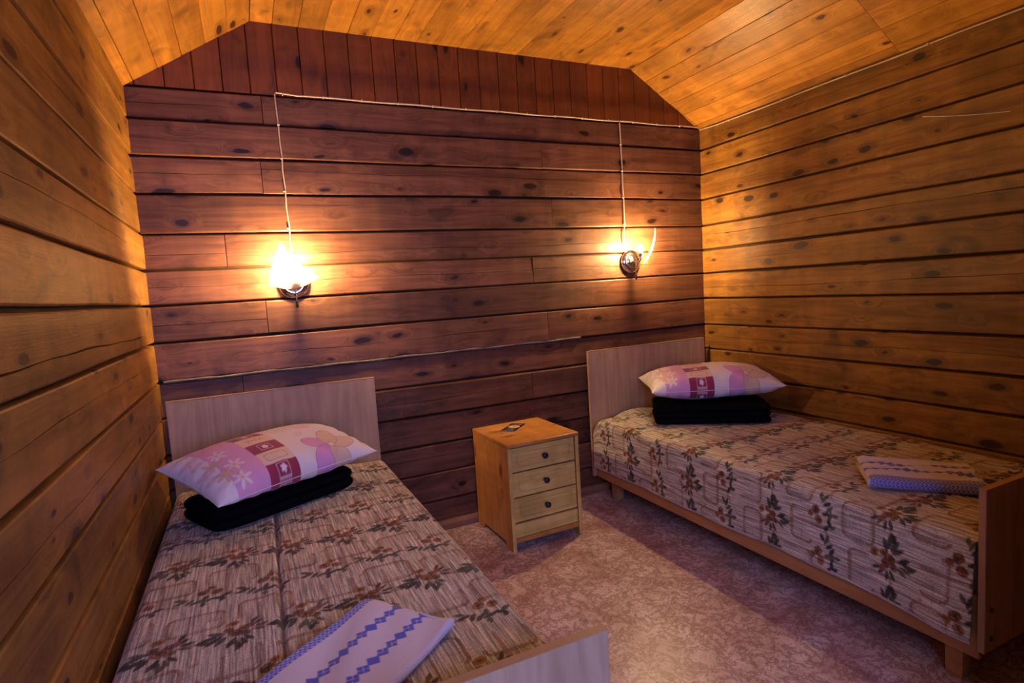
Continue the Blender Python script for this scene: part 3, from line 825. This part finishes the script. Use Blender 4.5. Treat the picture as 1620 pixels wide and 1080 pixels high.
# ------------------------------------------------------------------ pillows
WHT, PINK, LILAC, MAROON, CREAM, MAG, BEIGE = (0.78, 0.74, 0.74), (0.78, 0.40, 0.56), (0.62, 0.36, 0.66), (0.30, 0.035, 0.085), (0.76, 0.60, 0.44), (0.66, 0.27, 0.60), (0.66, 0.50, 0.36)
LINE = (0.36, 0.20, 0.22)
def paint_pillow(cv, L, W):
    def X(u): return u * L / 2
    def Y(v): return v * W / 2
    S, T = cv.S, cv.T
    # white ends, pink-lilac block, column of squares
    k = np.clip((S - X(-0.92)) / X(0.5), 0, 1)[..., None]
    cv.C[:] = WHT
    blk = (S > X(-0.78)) & (S < X(-0.42))
    cv.C[blk] = (np.array(PINK) * 0.60 + np.array(LILAC) * 0.40)
    col = (S >= X(-0.42)) & (S < X(-0.05))
    cv.C[col] = CREAM
    for v0, v1 in ((0.22, 0.52), (-0.46, -0.12), (-1.01, -0.78)):
        cv.rect(X(-0.42), X(-0.05), Y(v0), Y(v1), MAROON)
    for vc in (-0.29, -0.90, 0.37):                      # framed emblem
        cv.path([(X(-0.305), Y(vc - 0.09)), (X(-0.165), Y(vc - 0.09)), (X(-0.165), Y(vc + 0.09)), (X(-0.305), Y(vc + 0.09)), (X(-0.305), Y(vc - 0.09))], 0.0012, (0.80, 0.62, 0.68), 0.8)
        for q in range(5):
            an = q * 1.2566; cv.ell(X(-0.235) + 0.006 * math.cos(an), Y(vc) + 0.006 * math.sin(an), 0.007, 0.0045, an, (0.86, 0.74, 0.80))
    cv.path(rounded(X(-0.355), X(-0.115), Y(-0.71), Y(-0.54), 0.008), 0.0012, LINE, 0.8)
    pts = [(X(-0.345 + 0.015 * i), Y(0.05) + 0.012 * math.sin(i * 2.2) + 0.004 * math.sin(i * 5.1)) for i in range(15)]
    cv.path(pts, 0.0012, LINE, 0.85)
    pts = [(X(0.06 + 0.016 * i), Y(0.20) + 0.006 * math.sin(i * 2.4)) for i in range(13)]
    cv.path(pts, 0.0010, LINE, 0.5)
    # small daisies on the lilac end
    for u, v, c in ((-0.68, 0.02, WHT), (-0.64, -0.42, WHT), (-0.80, -0.15, BEIGE), (-0.78, -0.55, BEIGE), (-0.90, 0.25, (0.70, 0.58, 0.66)), (-0.92, -0.30, (0.70, 0.58, 0.66)), (-0.68, -0.80, WHT)):
        for q in range(6):
            an = q * math.pi / 3 + u * 9
            cv.ell(X(u) + 0.020 * math.cos(an), Y(v) + 0.020 * math.sin(an), 0.017, 0.007, an, c, 0.95)
            cv.ring(X(u) + 0.020 * math.cos(an), Y(v) + 0.020 * math.sin(an), 0.017, 0.007, an, 0.0006, LINE, 0.35)
        cv.ell(X(u), Y(v), 0.006, 0.006, 0, (0.72, 0.48, 0.30))
    cv.path([(X(-0.9), Y(-0.3)), (X(-0.7), Y(-0.1)), (X(-0.5), Y(-0.18))], 0.0015, (0.6, 0.45, 0.5), 0.7)
    # the big flower
    fu, fv = X(0.46), Y(-0.70)
    for an, R, c in ((2.5, 0.056, MAG), (3.8, 0.060, MAG), (5.0, 0.056, BEIGE), (0.15, 0.060, BEIGE), (1.25, 0.056, BEIGE)):
        px, py = fu + 0.056 * math.cos(an), fv + 0.056 * math.sin(an)
        cv.ell(px, py, R, 0.037, an, c, 0.85); cv.ring(px, py, R, 0.037, an, 0.0012, LINE, 0.8)
    cv.ell(fu, fv, 0.009, 0.009, 0, (0.85, 0.78, 0.8))
    # swirl, pink petal, second flower on the far half
    cv.ring(X(0.26), Y(-0.10), 0.016, 0.014, 0.3, 0.0012, (0.70, 0.40, 0.25), 0.8); cv.ring(X(0.265), Y(-0.10), 0.008, 0.007, 0.3, 0.0012, (0.70, 0.40, 0.25), 0.8)
    cv.ell(X(0.42), Y(0.12), 0.036, 0.013, -0.3, (0.80, 0.48, 0.58), 0.8)
    fu, fv = X(0.72), Y(0.62)
    for an, c in ((0.3, BEIGE), (1.5, MAG), (2.8, MAG), (4.0, BEIGE), (5.2, MAG)):
        cv.ell(fu + 0.03 * math.cos(an), fv + 0.03 * math.sin(an), 0.028, 0.02, an, c, 0.7)

def make_pillow(M, L, W, hu, hd, label, seed, sag=0.0, twist=0.0):
    ds = 0.0026
    n1, n2 = int(L / ds), int(W / ds)
    s = np.linspace(-L / 2, L / 2, n1); t = np.linspace(-W / 2, W / 2, n2)
    cv = Canvas(s, t, WHT); paint_pillow(cv, L, W)
    u, v = cv.S / (L / 2), cv.T / (W / 2)
    # pinched outline: edges pulled in between the corners
    pin = 0.055
    X = cv.S * (1 - pin * (1 - v ** 2) * np.abs(u) ** 3); Y = cv.T * (1 - pin * 1.4 * (1 - u ** 2) * np.abs(v) ** 3)
    e = np.clip((1 - np.abs(u) ** 2.6) * (1 - np.abs(v) ** 2.6), 0, 1)
    prof = e ** 0.52
    r = np.random.default_rng(seed)
    wr = np.zeros_like(u)
    for _ in range(9):
        k1, k2, p = r.uniform(-7, 7), r.uniform(-7, 7), r.uniform(0, 6.28); wr += 0.0016 * np.sin(k1 * u + k2 * v + p)
    rad = np.hypot(u, v)
    edge = np.exp(-((1 - np.maximum(np.abs(u), np.abs(v))) / 0.22) ** 2)
    wr += edge * 0.0035 * np.sin(26 * u * np.where(np.abs(v) > np.abs(u), 1, 0) + 22 * v * np.where(np.abs(u) >= np.abs(v), 1, 0) + seed)
    bend = sag * (u ** 2) + twist * u * v
    parts = []
    Zu = hu * prof + wr * np.clip(e * 6, 0, 1) + bend
    Zd = -hd * prof ** 0.9 + wr * np.clip(e * 6, 0, 1) + bend
    # a continuous closed shell: top sheet then bottom sheet sharing the rim
    Pt = np.stack([X, Y, Zu], -1); Pb = np.stack([X, Y, Zd], -1)
    nu, nv = n1, n2
    top = np.arange(nu * nv).reshape(nu, nv)
    bot = top + nu * nv
    bot[0, :] = top[0, :]; bot[-1, :] = top[-1, :]; bot[:, 0] = top[:, 0]; bot[:, -1] = top[:, -1]
    def quads(i): return np.stack([i[:-1, :-1], i[1:, :-1], i[1:, 1:], i[:-1, 1:]], -1).reshape(-1, 4)
    q = np.concatenate([quads(top), quads(bot)[:, ::-1]])
    P = np.concatenate([Pt.reshape(-1, 3), Pb.reshape(-1, 3)]); C = np.concatenate([cv.C.reshape(-1, 3)] * 2)
    UV = np.concatenate([np.stack([cv.S, cv.T], -1).reshape(-1, 2)] * 2)
    used, inv = np.unique(q, return_inverse=True); q = inv.reshape(-1, 4); P, C, UV = P[used], C[used], UV[used]
    me = bpy.data.meshes.new('pillow')
    me.vertices.add(len(P)); me.vertices.foreach_set('co', P.reshape(-1).astype(np.float32))
    me.loops.add(q.size); me.loops.foreach_set('vertex_index', q.reshape(-1).astype(np.int32))
    me.polygons.add(len(q)); me.polygons.foreach_set('loop_start', np.arange(0, q.size, 4, dtype=np.int32))
    me.update(calc_edges=True)
    me.polygons.foreach_set('use_smooth', np.ones(len(q), dtype=bool))
    at = me.color_attributes.new('pattern', 'FLOAT_COLOR', 'POINT')
    at.data.foreach_set('color', np.concatenate([C, np.ones((len(C), 1))], 1).reshape(-1).astype(np.float32))
    ul = me.uv_layers.new(name='UVMap'); ul.data.foreach_set('uv', UV[q.reshape(-1)].reshape(-1).astype(np.float32))
    me.materials.append(M_PILLOW); me.validate()
    o = place(bpy.data.objects.new('pillow', me), M)
    tag(o, label, 'pillow', 'printed pillows')
    # seam piping round the rim
    rim = [tuple(Pt[i, 0]) for i in range(0, nu, 6)] + [tuple(Pt[-1, j]) for j in range(0, nv, 6)] + [tuple(Pt[i, -1]) for i in range(nu - 1, -1, -6)] + [tuple(Pt[0, j]) for j in range(nv - 1, -1, -6)]
    sm = MB(); sm.tube(rim, 0.0016, 5); sm.build('seam', M_WHITE, o, M, smooth=60)
    return o
ML = Matrix.Translation((0.400, -0.432, 0.616)) @ Matrix.Rotation(math.radians(31), 4, 'Z') @ Matrix.Rotation(math.radians(10), 4, 'X')
make_pillow(ML, 0.66, 0.40, 0.092, 0.056, 'pink and white printed pillow tilted on the rounded black blanket', 1)
MR = Matrix.Translation((2.590, -0.400, 0.630)) @ Matrix.Rotation(math.radians(-27), 4, 'Z') @ Matrix.Rotation(math.radians(3), 4, 'X')
make_pillow(MR, 0.68, 0.38, 0.100, 0.066, 'plump pink and white printed pillow on the tall black blanket', 4, sag=0.006)

# ------------------------------------------------------------------ towels
BLUE = (0.10, 0.13, 0.60)
def make_towel(M, L, W, H, label, seed):
    """w runs from the bottom of the gingham edge up the fold, over the top to the far edge and down"""
    ds = 0.0024
    r = H / 2
    total = math.pi * r + (W - 2 * r) * 2 + math.pi * r
    s = np.linspace(0, total, int(total / ds)); t = np.linspace(0, L, int(L / ds))
    cv = Canvas(s, t, (0.72, 0.70, 0.76))
    arc = math.pi * r
    # gingham border on the near fold
    g0, g1 = arc * 0.15, arc + 0.020
    S, T = cv.S, cv.T
    band = (S > g0) & (S < g1)
    ck = ((np.floor(S / 0.006).astype(int) + np.floor(T / 0.006).astype(int)) % 2 == 0)
    cv.C[band] = (0.42, 0.44, 0.72); cv.C[band & ck] = BLUE
    # chains of diamonds
    def diamond(cs, ct, a, b, col):
        sl = cv.win(cs, ct, max(a, b) + 0.004)
        X, Y = cv.S[sl] - cs, cv.T[sl] - ct
        cv.put(sl, (1 - np.abs(X / a) - np.abs(Y / b)) * min(a, b) / 0.0012 + 0.5, col)
    for f in (0.40, 0.72):
        c0 = arc + f * (W - 2 * r)
        for i in range(int(L / 0.030) + 1):
            ct = i * 0.030
            if i % 3 == 1: diamond(c0, ct, 0.0165, 0.0175, BLUE)
            else:
                for dx, dt in ((-0.0078, 0), (0.0078, 0), (0, -0.0090), (0, 0.0090)):
                    diamond(c0 + dx, ct + dt, 0.0072, 0.0082, BLUE)
    X = np.empty_like(s); Z = np.empty_like(s); flat = W - 2 * r
    for i, q in enumerate(s):
        if q < arc: th = q / r; X[i], Z[i] = r - r * math.sin(th), r - r * math.cos(th)
        elif q < arc + flat: X[i], Z[i] = r + q - arc, H
        elif q < 2 * arc + flat: th = (q - arc - flat) / r; X[i], Z[i] = W - r + r * math.sin(th), r + r * math.cos(th)
        else: X[i], Z[i] = W - r - (q - 2 * arc - flat), 0.0
    XX = np.repeat(X[:, None], len(t), 1); ZZ = np.repeat(Z[:, None], len(t), 1)
    u = T / L
    rg = np.random.default_rng(seed)
    up = np.clip(ZZ / H, 0, 1)
    wob = sum(0.0013 * np.sin(rg.uniform(4, 22) * XX / W + rg.uniform(3, 16) * u + rg.uniform(0, 6)) for _ in range(5))
    ends = np.clip(np.minimum(u, 1 - u) / 0.05, 0, 1) ** 0.5
    ZZ = ZZ * (0.62 + 0.38 * ends) + wob * up
    YY = T + 0.006 * np.sin(XX / W * 3 + seed) * (2 * u - 1) + 0.0035 * np.sin(ZZ / H * 9)
    P = np.stack([XX, YY, np.maximum(ZZ, 0.0)], -1)
    o = grid_obj('folded_towel', P, cv.C, np.stack([cv.S, cv.T], -1), M_TOWEL, M)
    # stuffed layers showing at the two ends
    for e in (0, 1):
        m = MB(); rings = []
        for k in range(3):
            zc = H * (0.16 + 0.3 * k) * 0.8
            lay = MB(); yy = 0.006 if e == 0 else L - 0.006
            lay.tube([(0.012 + (W - 0.024) * i / 14.0, yy + 0.0015 * math.sin(i * 1.3 + k), zc) for i in range(15)], H * 0.14, 8)
            lay.build('towel_layer', M_WHITE, o, M, smooth=60)
    return tag(o, label, 'towel', 'folded white and blue towels')
def towel_frame(A, B, z):
    """A: far corner on the gingham edge, B: corner across; X runs A->B, Y away along the long side"""
    U = Vector((B[0] - A[0], B[1] - A[1], 0)).normalized(); V = Vector((-U.y, U.x, 0))
    return U, V
# towel on the bed by the creased spread: gingham corner A, opposite corner B, long side towards the footboard
A, B = Vector((0.547, -1.372, 0.4605)), Vector((0.712, -1.572, 0.4605))
U = (B - A).normalized(); V = Vector((0, 0, 1)).cross(U)
Lw = 0.40
O = A - V * Lw
make_towel(frame(O, U, V, (0, 0, 1)), Lw, 0.262, 0.022, 'flat folded white towel with bold blue diamond chains on the creased bedspread', 2)
A = Vector((2.190, -1.545, 0.4605)); U = Vector((0.200, 0.168, 0)).normalized(); V = Vector((0, 0, 1)).cross(U)
O = A - V * 0.335
make_towel(frame(O, U, V, (0, 0, 1)), 0.335, 0.262, 0.038, 'thick folded white towel with a blue checked fold beside the footboard', 5)

# ------------------------------------------------------------------ nightstand
NM = Matrix.Translation((1.349, -0.040, 0)) @ Matrix.Rotation(0.023, 4, 'Z')
NW, ND, NH = 0.377, 0.400, 0.505
ns = empty('nightstand', NM @ Matrix.Translation((NW / 2, -ND / 2, 0)))
tag(ns, 'small pine nightstand with three drawers and dark knobs', 'nightstand')
def nframe(o, U, V, Nn): return NM @ frame(o, U, V, Nn)
TT = 0.018
p = MB(); p.box((0, 0, -TT), (NW + 0.004, ND + 0.006, 0), 0.003); shade_angle(p.build('top', M_STAND, ns, nframe((-0.002, -ND - 0.006, NH), (1, 0, 0), (0, 1, 0), (0, 0, 1))), 30)
def side_panel(xo, Nn):
    # outline in (height, depth): grain runs up
    foot, ch = 0.055, 0.030
    out = [(0, 0), (0, foot), (ch, foot + 0.02), (ch, ND - foot - 0.02), (0, ND - foot), (0, ND), (NH - TT - 0.0005, ND), (NH - TT - 0.0005, 0)]
    th = 0.018; n = len(out)
    vs = [(a, b, 0) for a, b in out] + [(a, b, -th) for a, b in out]
    fs = [(0, 1, 2, 7), (2, 3, 6, 7), (3, 4, 5, 6), (n + 7, n + 2, n + 1, n), (n + 7, n + 6, n + 3, n + 2), (n + 6, n + 5, n + 4, n + 3)]
    fs += [(i, n + i, n + (i + 1) % n, (i + 1) % n) for i in range(n)]
    if Nn < 0: M = nframe((xo, -ND, 0), (0, 0, 1), (0, 1, 0), (-1, 0, 0))
    else: M = nframe((xo, 0, 0), (0, 0, 1), (0, -1, 0), (1, 0, 0))
    o = obj('side_panel', vs, [tuple(reversed(f)) for f in fs] if False else fs, M_STAND, ns, M)
side_panel(0.0, -1); side_panel(NW, 1)
p = MB(); p.box((0.018, -0.012, 0.04), (NW - 0.018, -0.004, NH - TT - 0.001)); p.build('back_panel', M_STAND, ns, NM)
# drawer fronts with routed outline
FX0, FX1 = 0.020, NW - 0.020
def drawer(z0, z1):
    w, h = FX1 - FX0 - 0.002, z1 - z0 - 0.005
    th = 0.016
    def rect(i, zz, c=0.0):
        return [(i, i, zz), (w - i, i, zz), (w - i, h - i, zz), (i, h - i, zz)]
    m = MB()
    def notch(i, zz, c):     # panel outline with clipped corners
        j = i * 1.25
        return [(j + c, i, zz), (w - j - c, i, zz), (w - j, i + c, zz), (w - j, h - i - c, zz), (w - j - c, h - i, zz), (j + c, h - i, zz), (j, h - i - c, zz), (j, i + c, zz)]
    rings = [notch(0.0, -th, 0.0004), notch(0.0, -0.0015, 0.0004), notch(0.0015, 0, 0.0006), notch(0.020, 0, 0.012), notch(0.0212, -0.0035, 0.0125), notch(0.0238, -0.0035, 0.0135), notch(0.025, 0, 0.014)]
    m.rings(rings, True)
    y = -ND + 0.004
    d = m.build('drawer', M_FRONT, ns, nframe((FX0 + 0.001, y, z0 + 0.0025), (1, 0, 0), (0, 0, 1), (0, -1, 0)))
    shade_angle(d, 25)
    k = MB(); k.lathe([(0.0095, -0.001), (0.0075, 0.004), (0.0065, 0.010), (0.0120, 0.014), (0.0145, 0.019), (0.0138, 0.024), (0.009, 0.0275), (0.0005, 0.0285)], 24, 'y', (0.5 * (FX0 + FX1), y, 0.5 * (z0 + z1)))
    k.build('knob', M_KNOB, d, NM, smooth=50)
for z0, z1 in ((0.369, 0.484), (0.251, 0.367), (0.133, 0.249)): drawer(z0, z1)
p = MB(); p.box((0, 0, -0.016), (FX1 - FX0 - 0.001, 0.064, 0), 0.0015); p.build('kick_panel', M_FRONT, ns, nframe((FX0 + 0.0005, -ND + 0.001, 0.064), (1, 0, 0), (0, 0, 1), (0, -1, 0)))
p = MB(); p.box((0, 0, -0.018), (FX1 - FX0 + 0.003, 0.022, 0), 0.0015); p.build('bottom_rail', M_STAND, ns, nframe((FX0 - 0.0015, -ND - 0.001, 0.040), (1, 0, 0), (0, 0, 1), (0, -1, 0)))
for xx in (0.0, NW - 0.018):
    p = MB(); p.box((0, 0, 0), (NH - TT - 0.001, 0.018, 0.004), 0.001); p.build('front_edge', M_FRONT, ns, nframe((xx + 0.018, -ND - 0.0005, 0.0), (0, 0, 1), (-1, 0, 0), (0, -1, 0)))

# leaflet on the nightstand
s = np.linspace(0, 0.078, 60); t = np.linspace(0, 0.165, 126)
cv = Canvas(s, t, (0.022, 0.012, 0.030))
cv.ell(0.039, 0.098, 0.031, 0.026, 0, (0.75, 0.58, 0.36)); cv.ell(0.039, 0.104, 0.020, 0.015, 0, (0.70, 0.42, 0.10))
cv.ell(0.030, 0.094, 0.006, 0.012, 0.2, (0.80, 0.74, 0.66)); cv.ell(0.047, 0.096, 0.010, 0.013, 0.2, (0.80, 0.74, 0.66)); cv.ell(0.039, 0.100, 0.004, 0.006, 0.2, (0.15, 0.06, 0.02))
for i in range(9): cv.ell(0.012 + 0.0068 * i, 0.140 + 0.006 * math.sin(i * 0.39), 0.0024, 0.006, 0.2 * (i % 3 - 1), (0.55, 0.48, 0.52), 0.8)
for i in range(7): cv.ell(0.014 + 0.008 * i, 0.058 + 0.002 * (i % 2), 0.0026, 0.004, 0, (0.60, 0.52, 0.58), 0.8)
for i in range(6): cv.ell(0.018 + 0.008 * i, 0.034, 0.0030, 0.005, 0, (0.62, 0.56, 0.62), 0.8 if i > 2 else 0.35)
cv.rect(0, 0.09, 0.0, 0.020, (0.16, 0.15, 0.30))
P = np.stack([cv.S, cv.T, 0.0006 + 0.002 * (cv.T / 0.165 - 0.5) ** 2], -1)
cu = Vector((0.512, -0.859, 0)).normalized()
cu = Vector((0.055, -0.060, 0)).normalized(); cvv = Vector((0, 0, 1)).cross(cu)
card = grid_obj('leaflet', P, cv.C, np.stack([cv.S, cv.T], -1), M_CARD, frame((1.435, -0.185, NH), cu, cvv, (0, 0, 1)))
md = card.modifiers.new('thickness', 'SOLIDIFY'); md.thickness = 0.0006; md.offset = 1
tag(card, 'dark printed leaflet with a pale oval picture on the nightstand', 'leaflet')

# ------------------------------------------------------------------ wall sconces
def sconce(cx, cz, shade_yaw, mirror, label, lat=1.0, shift=0.0):
    t = empty('wall_sconce', Matrix.Translation((cx, -0.010, cz)))
    tag(t, label, 'sconce', 'lit wall sconces')
    y0 = -0.0085
    b = MB(); b.lathe([(0.066, 0.0), (0.066, 0.006), (0.062, 0.012), (0.048, 0.019), (0.040, 0.021), (0.036, 0.020), (0.030, 0.024), (0.018, 0.029), (0.0005, 0.031)], 40, 'y', (cx, y0, cz))
    b.build('base', M_CHROME, t, smooth=40)
    ar = MB(); ar.tube([(cx, y0 - 0.028, cz - 0.002), (cx, y0 - 0.045, cz - 0.006), (cx, y0 - 0.080, cz - 0.006), (cx, y0 - 0.096, cz + 0.004), (cx, y0 - 0.098, cz + 0.014)], 0.006, 10)
    ar.build('arm', M_CHROME, t, smooth=60)
    so = MB(); so.lathe([(0.010, 0.010), (0.0165, 0.014), (0.0165, 0.037), (0.014, 0.042)], 20, 'z', (cx, y0 - 0.098, cz))
    so.build('socket', M_CHROME, t, smooth=40)
    bu = MB(); bu.lathe([(0.008, 0.040), (0.011, 0.046), (0.016, 0.056), (0.018, 0.066), (0.016, 0.076), (0.010, 0.083), (0.0006, 0.086)], 20, 'z', (cx, y0 - 0.098, cz))
    bu.build('bulb', M_BULB, t, smooth=80)
    # bent glass: outline in (lateral, height), bulging away from the bulb
    top, bl, bt, rt = (-0.048, 0.172), (-0.104, -0.004), (-0.008, -0.018), (0.098, 0.018)
    n = 22
    pts = []
    def edge_l(v): return bl[0] + (top[0] - bl[0]) * v - 0.010 * math.sin(v * math.pi), bl[1] + (top[1] - bl[1]) * v
    def edge_r(v): return rt[0] + (top[0] - rt[0]) * v - 0.018 * math.sin(v * math.pi), rt[1] + (top[1] - rt[1]) * v - 0.006 * math.sin(v * math.pi)
    vs = []
    for i in range(n + 1):
        v = i / n
        (lx, lz), (rx, rz) = edge_l(v), edge_r(v)
        for j in range(n + 1):
            w = j / n
            a = lx + (rx - lx) * w; z = lz + (rz - lz) * w - 0.030 * (1 - v) * math.sin(w * math.pi)
            q = (z + 0.03) / 0.2
            c = 0.022 + 0.085 * math.sin(min(1.0, max(0.0, q)) ** 0.75 * math.pi * 0.5) - 0.9 * a * a
            vs.append((a * mirror * lat + shift, -c, z))
    fs = []
    for i in range(n):
        for j in range(n):
            f = (i * (n + 1) + j, i * (n + 1) + j + 1, (i + 1) * (n + 1) + j + 1, (i + 1) * (n + 1) + j)
            fs.append(f if mirror > 0 else tuple(reversed(f)))
    M = Matrix.Translation((cx, y0 - 0.062, cz)) @ Matrix.Rotation(shade_yaw, 4, 'Z')
    sh = obj('shade', vs, fs, M_SHADE, t, M, smooth=True)
    md = sh.modifiers.new('thickness', 'SOLIDIFY'); md.thickness = 0.004; md.offset = 0
    for q in (0.012, 0.028):
        sc = MB(); sc.lathe([(0.0035, -0.002), (0.0035, 0.003), (0.002, 0.0045), (0.0003, 0.0048)], 10, 'y', (mirror * (-0.018 + q * 0.3) * lat + shift, -0.058 - q * 0.8, q)); sc.build('screw', M_CHROME, sh, M, smooth=40)
    # pull switch: ball chain and dark toggle
    ch = MB()
    for k in range(9): ch.sphere((cx + 0.004, y0 - 0.044, cz - 0.016 - 0.0062 * k), 0.0028, 8, 6)
    ch.build('pull_chain', M_CHROME, t, smooth=60)
    tg = MB(); tg.lathe([(0.0015, 0.0), (0.006, -0.004), (0.0075, -0.022), (0.005, -0.036), (0.0004, -0.039)], 12, 'z', (cx + 0.004, y0 - 0.044, cz - 0.070))
    tg.v = tg.v; tg.build('pull_toggle', M_KNOB, t, smooth=50)
    return t
sconce(0.561, 1.287, 0.0, 1, 'lit chrome sconce with a wide sail-shaped frosted glass shade')
sconce(2.405, 1.318, math.radians(53), -1, 'lit chrome sconce with its bulb showing beside a narrow curved glass', 0.55, -0.065)

# ------------------------------------------------------------------ cables
def cable(name, pts, clips, label, face):
    c = MB(); c.tube(pts, 0.0032, 6)
    o = c.build(name, M_CABLE, smooth=60)
    tag(o, label, 'cable', 'ivory lamp cables')
    for p, ax in clips:
        m = MB()
        h = 0.0055
        d = [0.004, 0.004, 0.004]; d[ax] = 0.0022
        d2 = [h if q != ax else 0.0022 for q in range(3)]
        m.box([p[q] - d2[q] * (0.9 if q != ax else 1) for q in range(3)], [p[q] + d2[q] * (0.9 if q != ax else 1) for q in range(3)], 0.0008)
        m.build('cable_clip', M_CLIP, o)
    return o
yc = -0.0162
zc = 2.108
main = [(XR - 0.012, -2.24 + 0.11 * i, ZT - 0.012 + 0.0015 * math.sin(i * 1.1)) for i in range(20)] + [(XR - 0.014, -0.020, ZT - 0.004)]
cable('lamp_cable', main, [((XR - 0.013, -0.25 - 0.35 * i, ZT - 0.012), 1) for i in range(6)], 'ivory cable running along the joint of the sloped ceiling and the knotty amber wall', 0)
main = [(XR - 0.022 - 0.0588 * i, yc - 0.001 * math.sin(i), zc - 0.004 + 0.003 * math.sin(i * 0.9) * 0.6) for i in range(40)]
main += [(0.562, yc, zc + 0.002), (0.557, yc, zc - 0.006), (0.558, yc - 0.002, 2.05), (0.561, yc, 1.961), (0.560, yc, 1.90), (0.563, yc, 1.834), (0.560, yc - 0.001, 1.78), (0.564, yc, 1.70), (0.561, yc, 1.62), (0.566, yc, 1.543), (0.563, yc, 1.47), (0.568, yc, 1.40), (0.565, yc, 1.356)]
clips = [((2.80 - 0.17 * i, yc, zc - 0.004), 0) for i in range(14)] + [((0.5605, yc, z), 2) for z in (1.975, 1.83, 1.69, 1.53)]
cable('lamp_cable', main, clips, 'ivory cable clipped along the top of the timber wall and down to the sail-shaped sconce', 0)
rp = [(2.365, yc - 0.001, zc - 0.012), (2.366, yc, 2.06), (2.368, yc, 2.0), (2.367, yc, 1.941), (2.370, yc, 1.85), (2.368, yc, 1.76), (2.371, yc, 1.66), (2.370, yc, 1.567), (2.368, yc, 1.52), (2.358, yc, 1.46), (2.358, yc, 1.42), (2.368, yc, 1.38), (2.376, yc, 1.366)]
cable('lamp_cable', rp, [((2.367, yc, z), 2) for z in (1.975, 1.83, 1.68, 1.53)], 'ivory cable dropping down to the sconce with the bare bulb', 0)
# thin pale streak on the knotty wall, drawn as a tapering tube
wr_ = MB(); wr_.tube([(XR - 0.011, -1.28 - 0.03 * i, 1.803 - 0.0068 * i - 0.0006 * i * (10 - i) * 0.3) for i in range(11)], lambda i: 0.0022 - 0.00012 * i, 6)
tag(wr_.build('thin_streak', plain('pale_streak', (0.6, 0.6, 0.68), 0.35, namp=0.05), smooth=60), 'short thin pale streak on the knotty amber wall', 'wire')
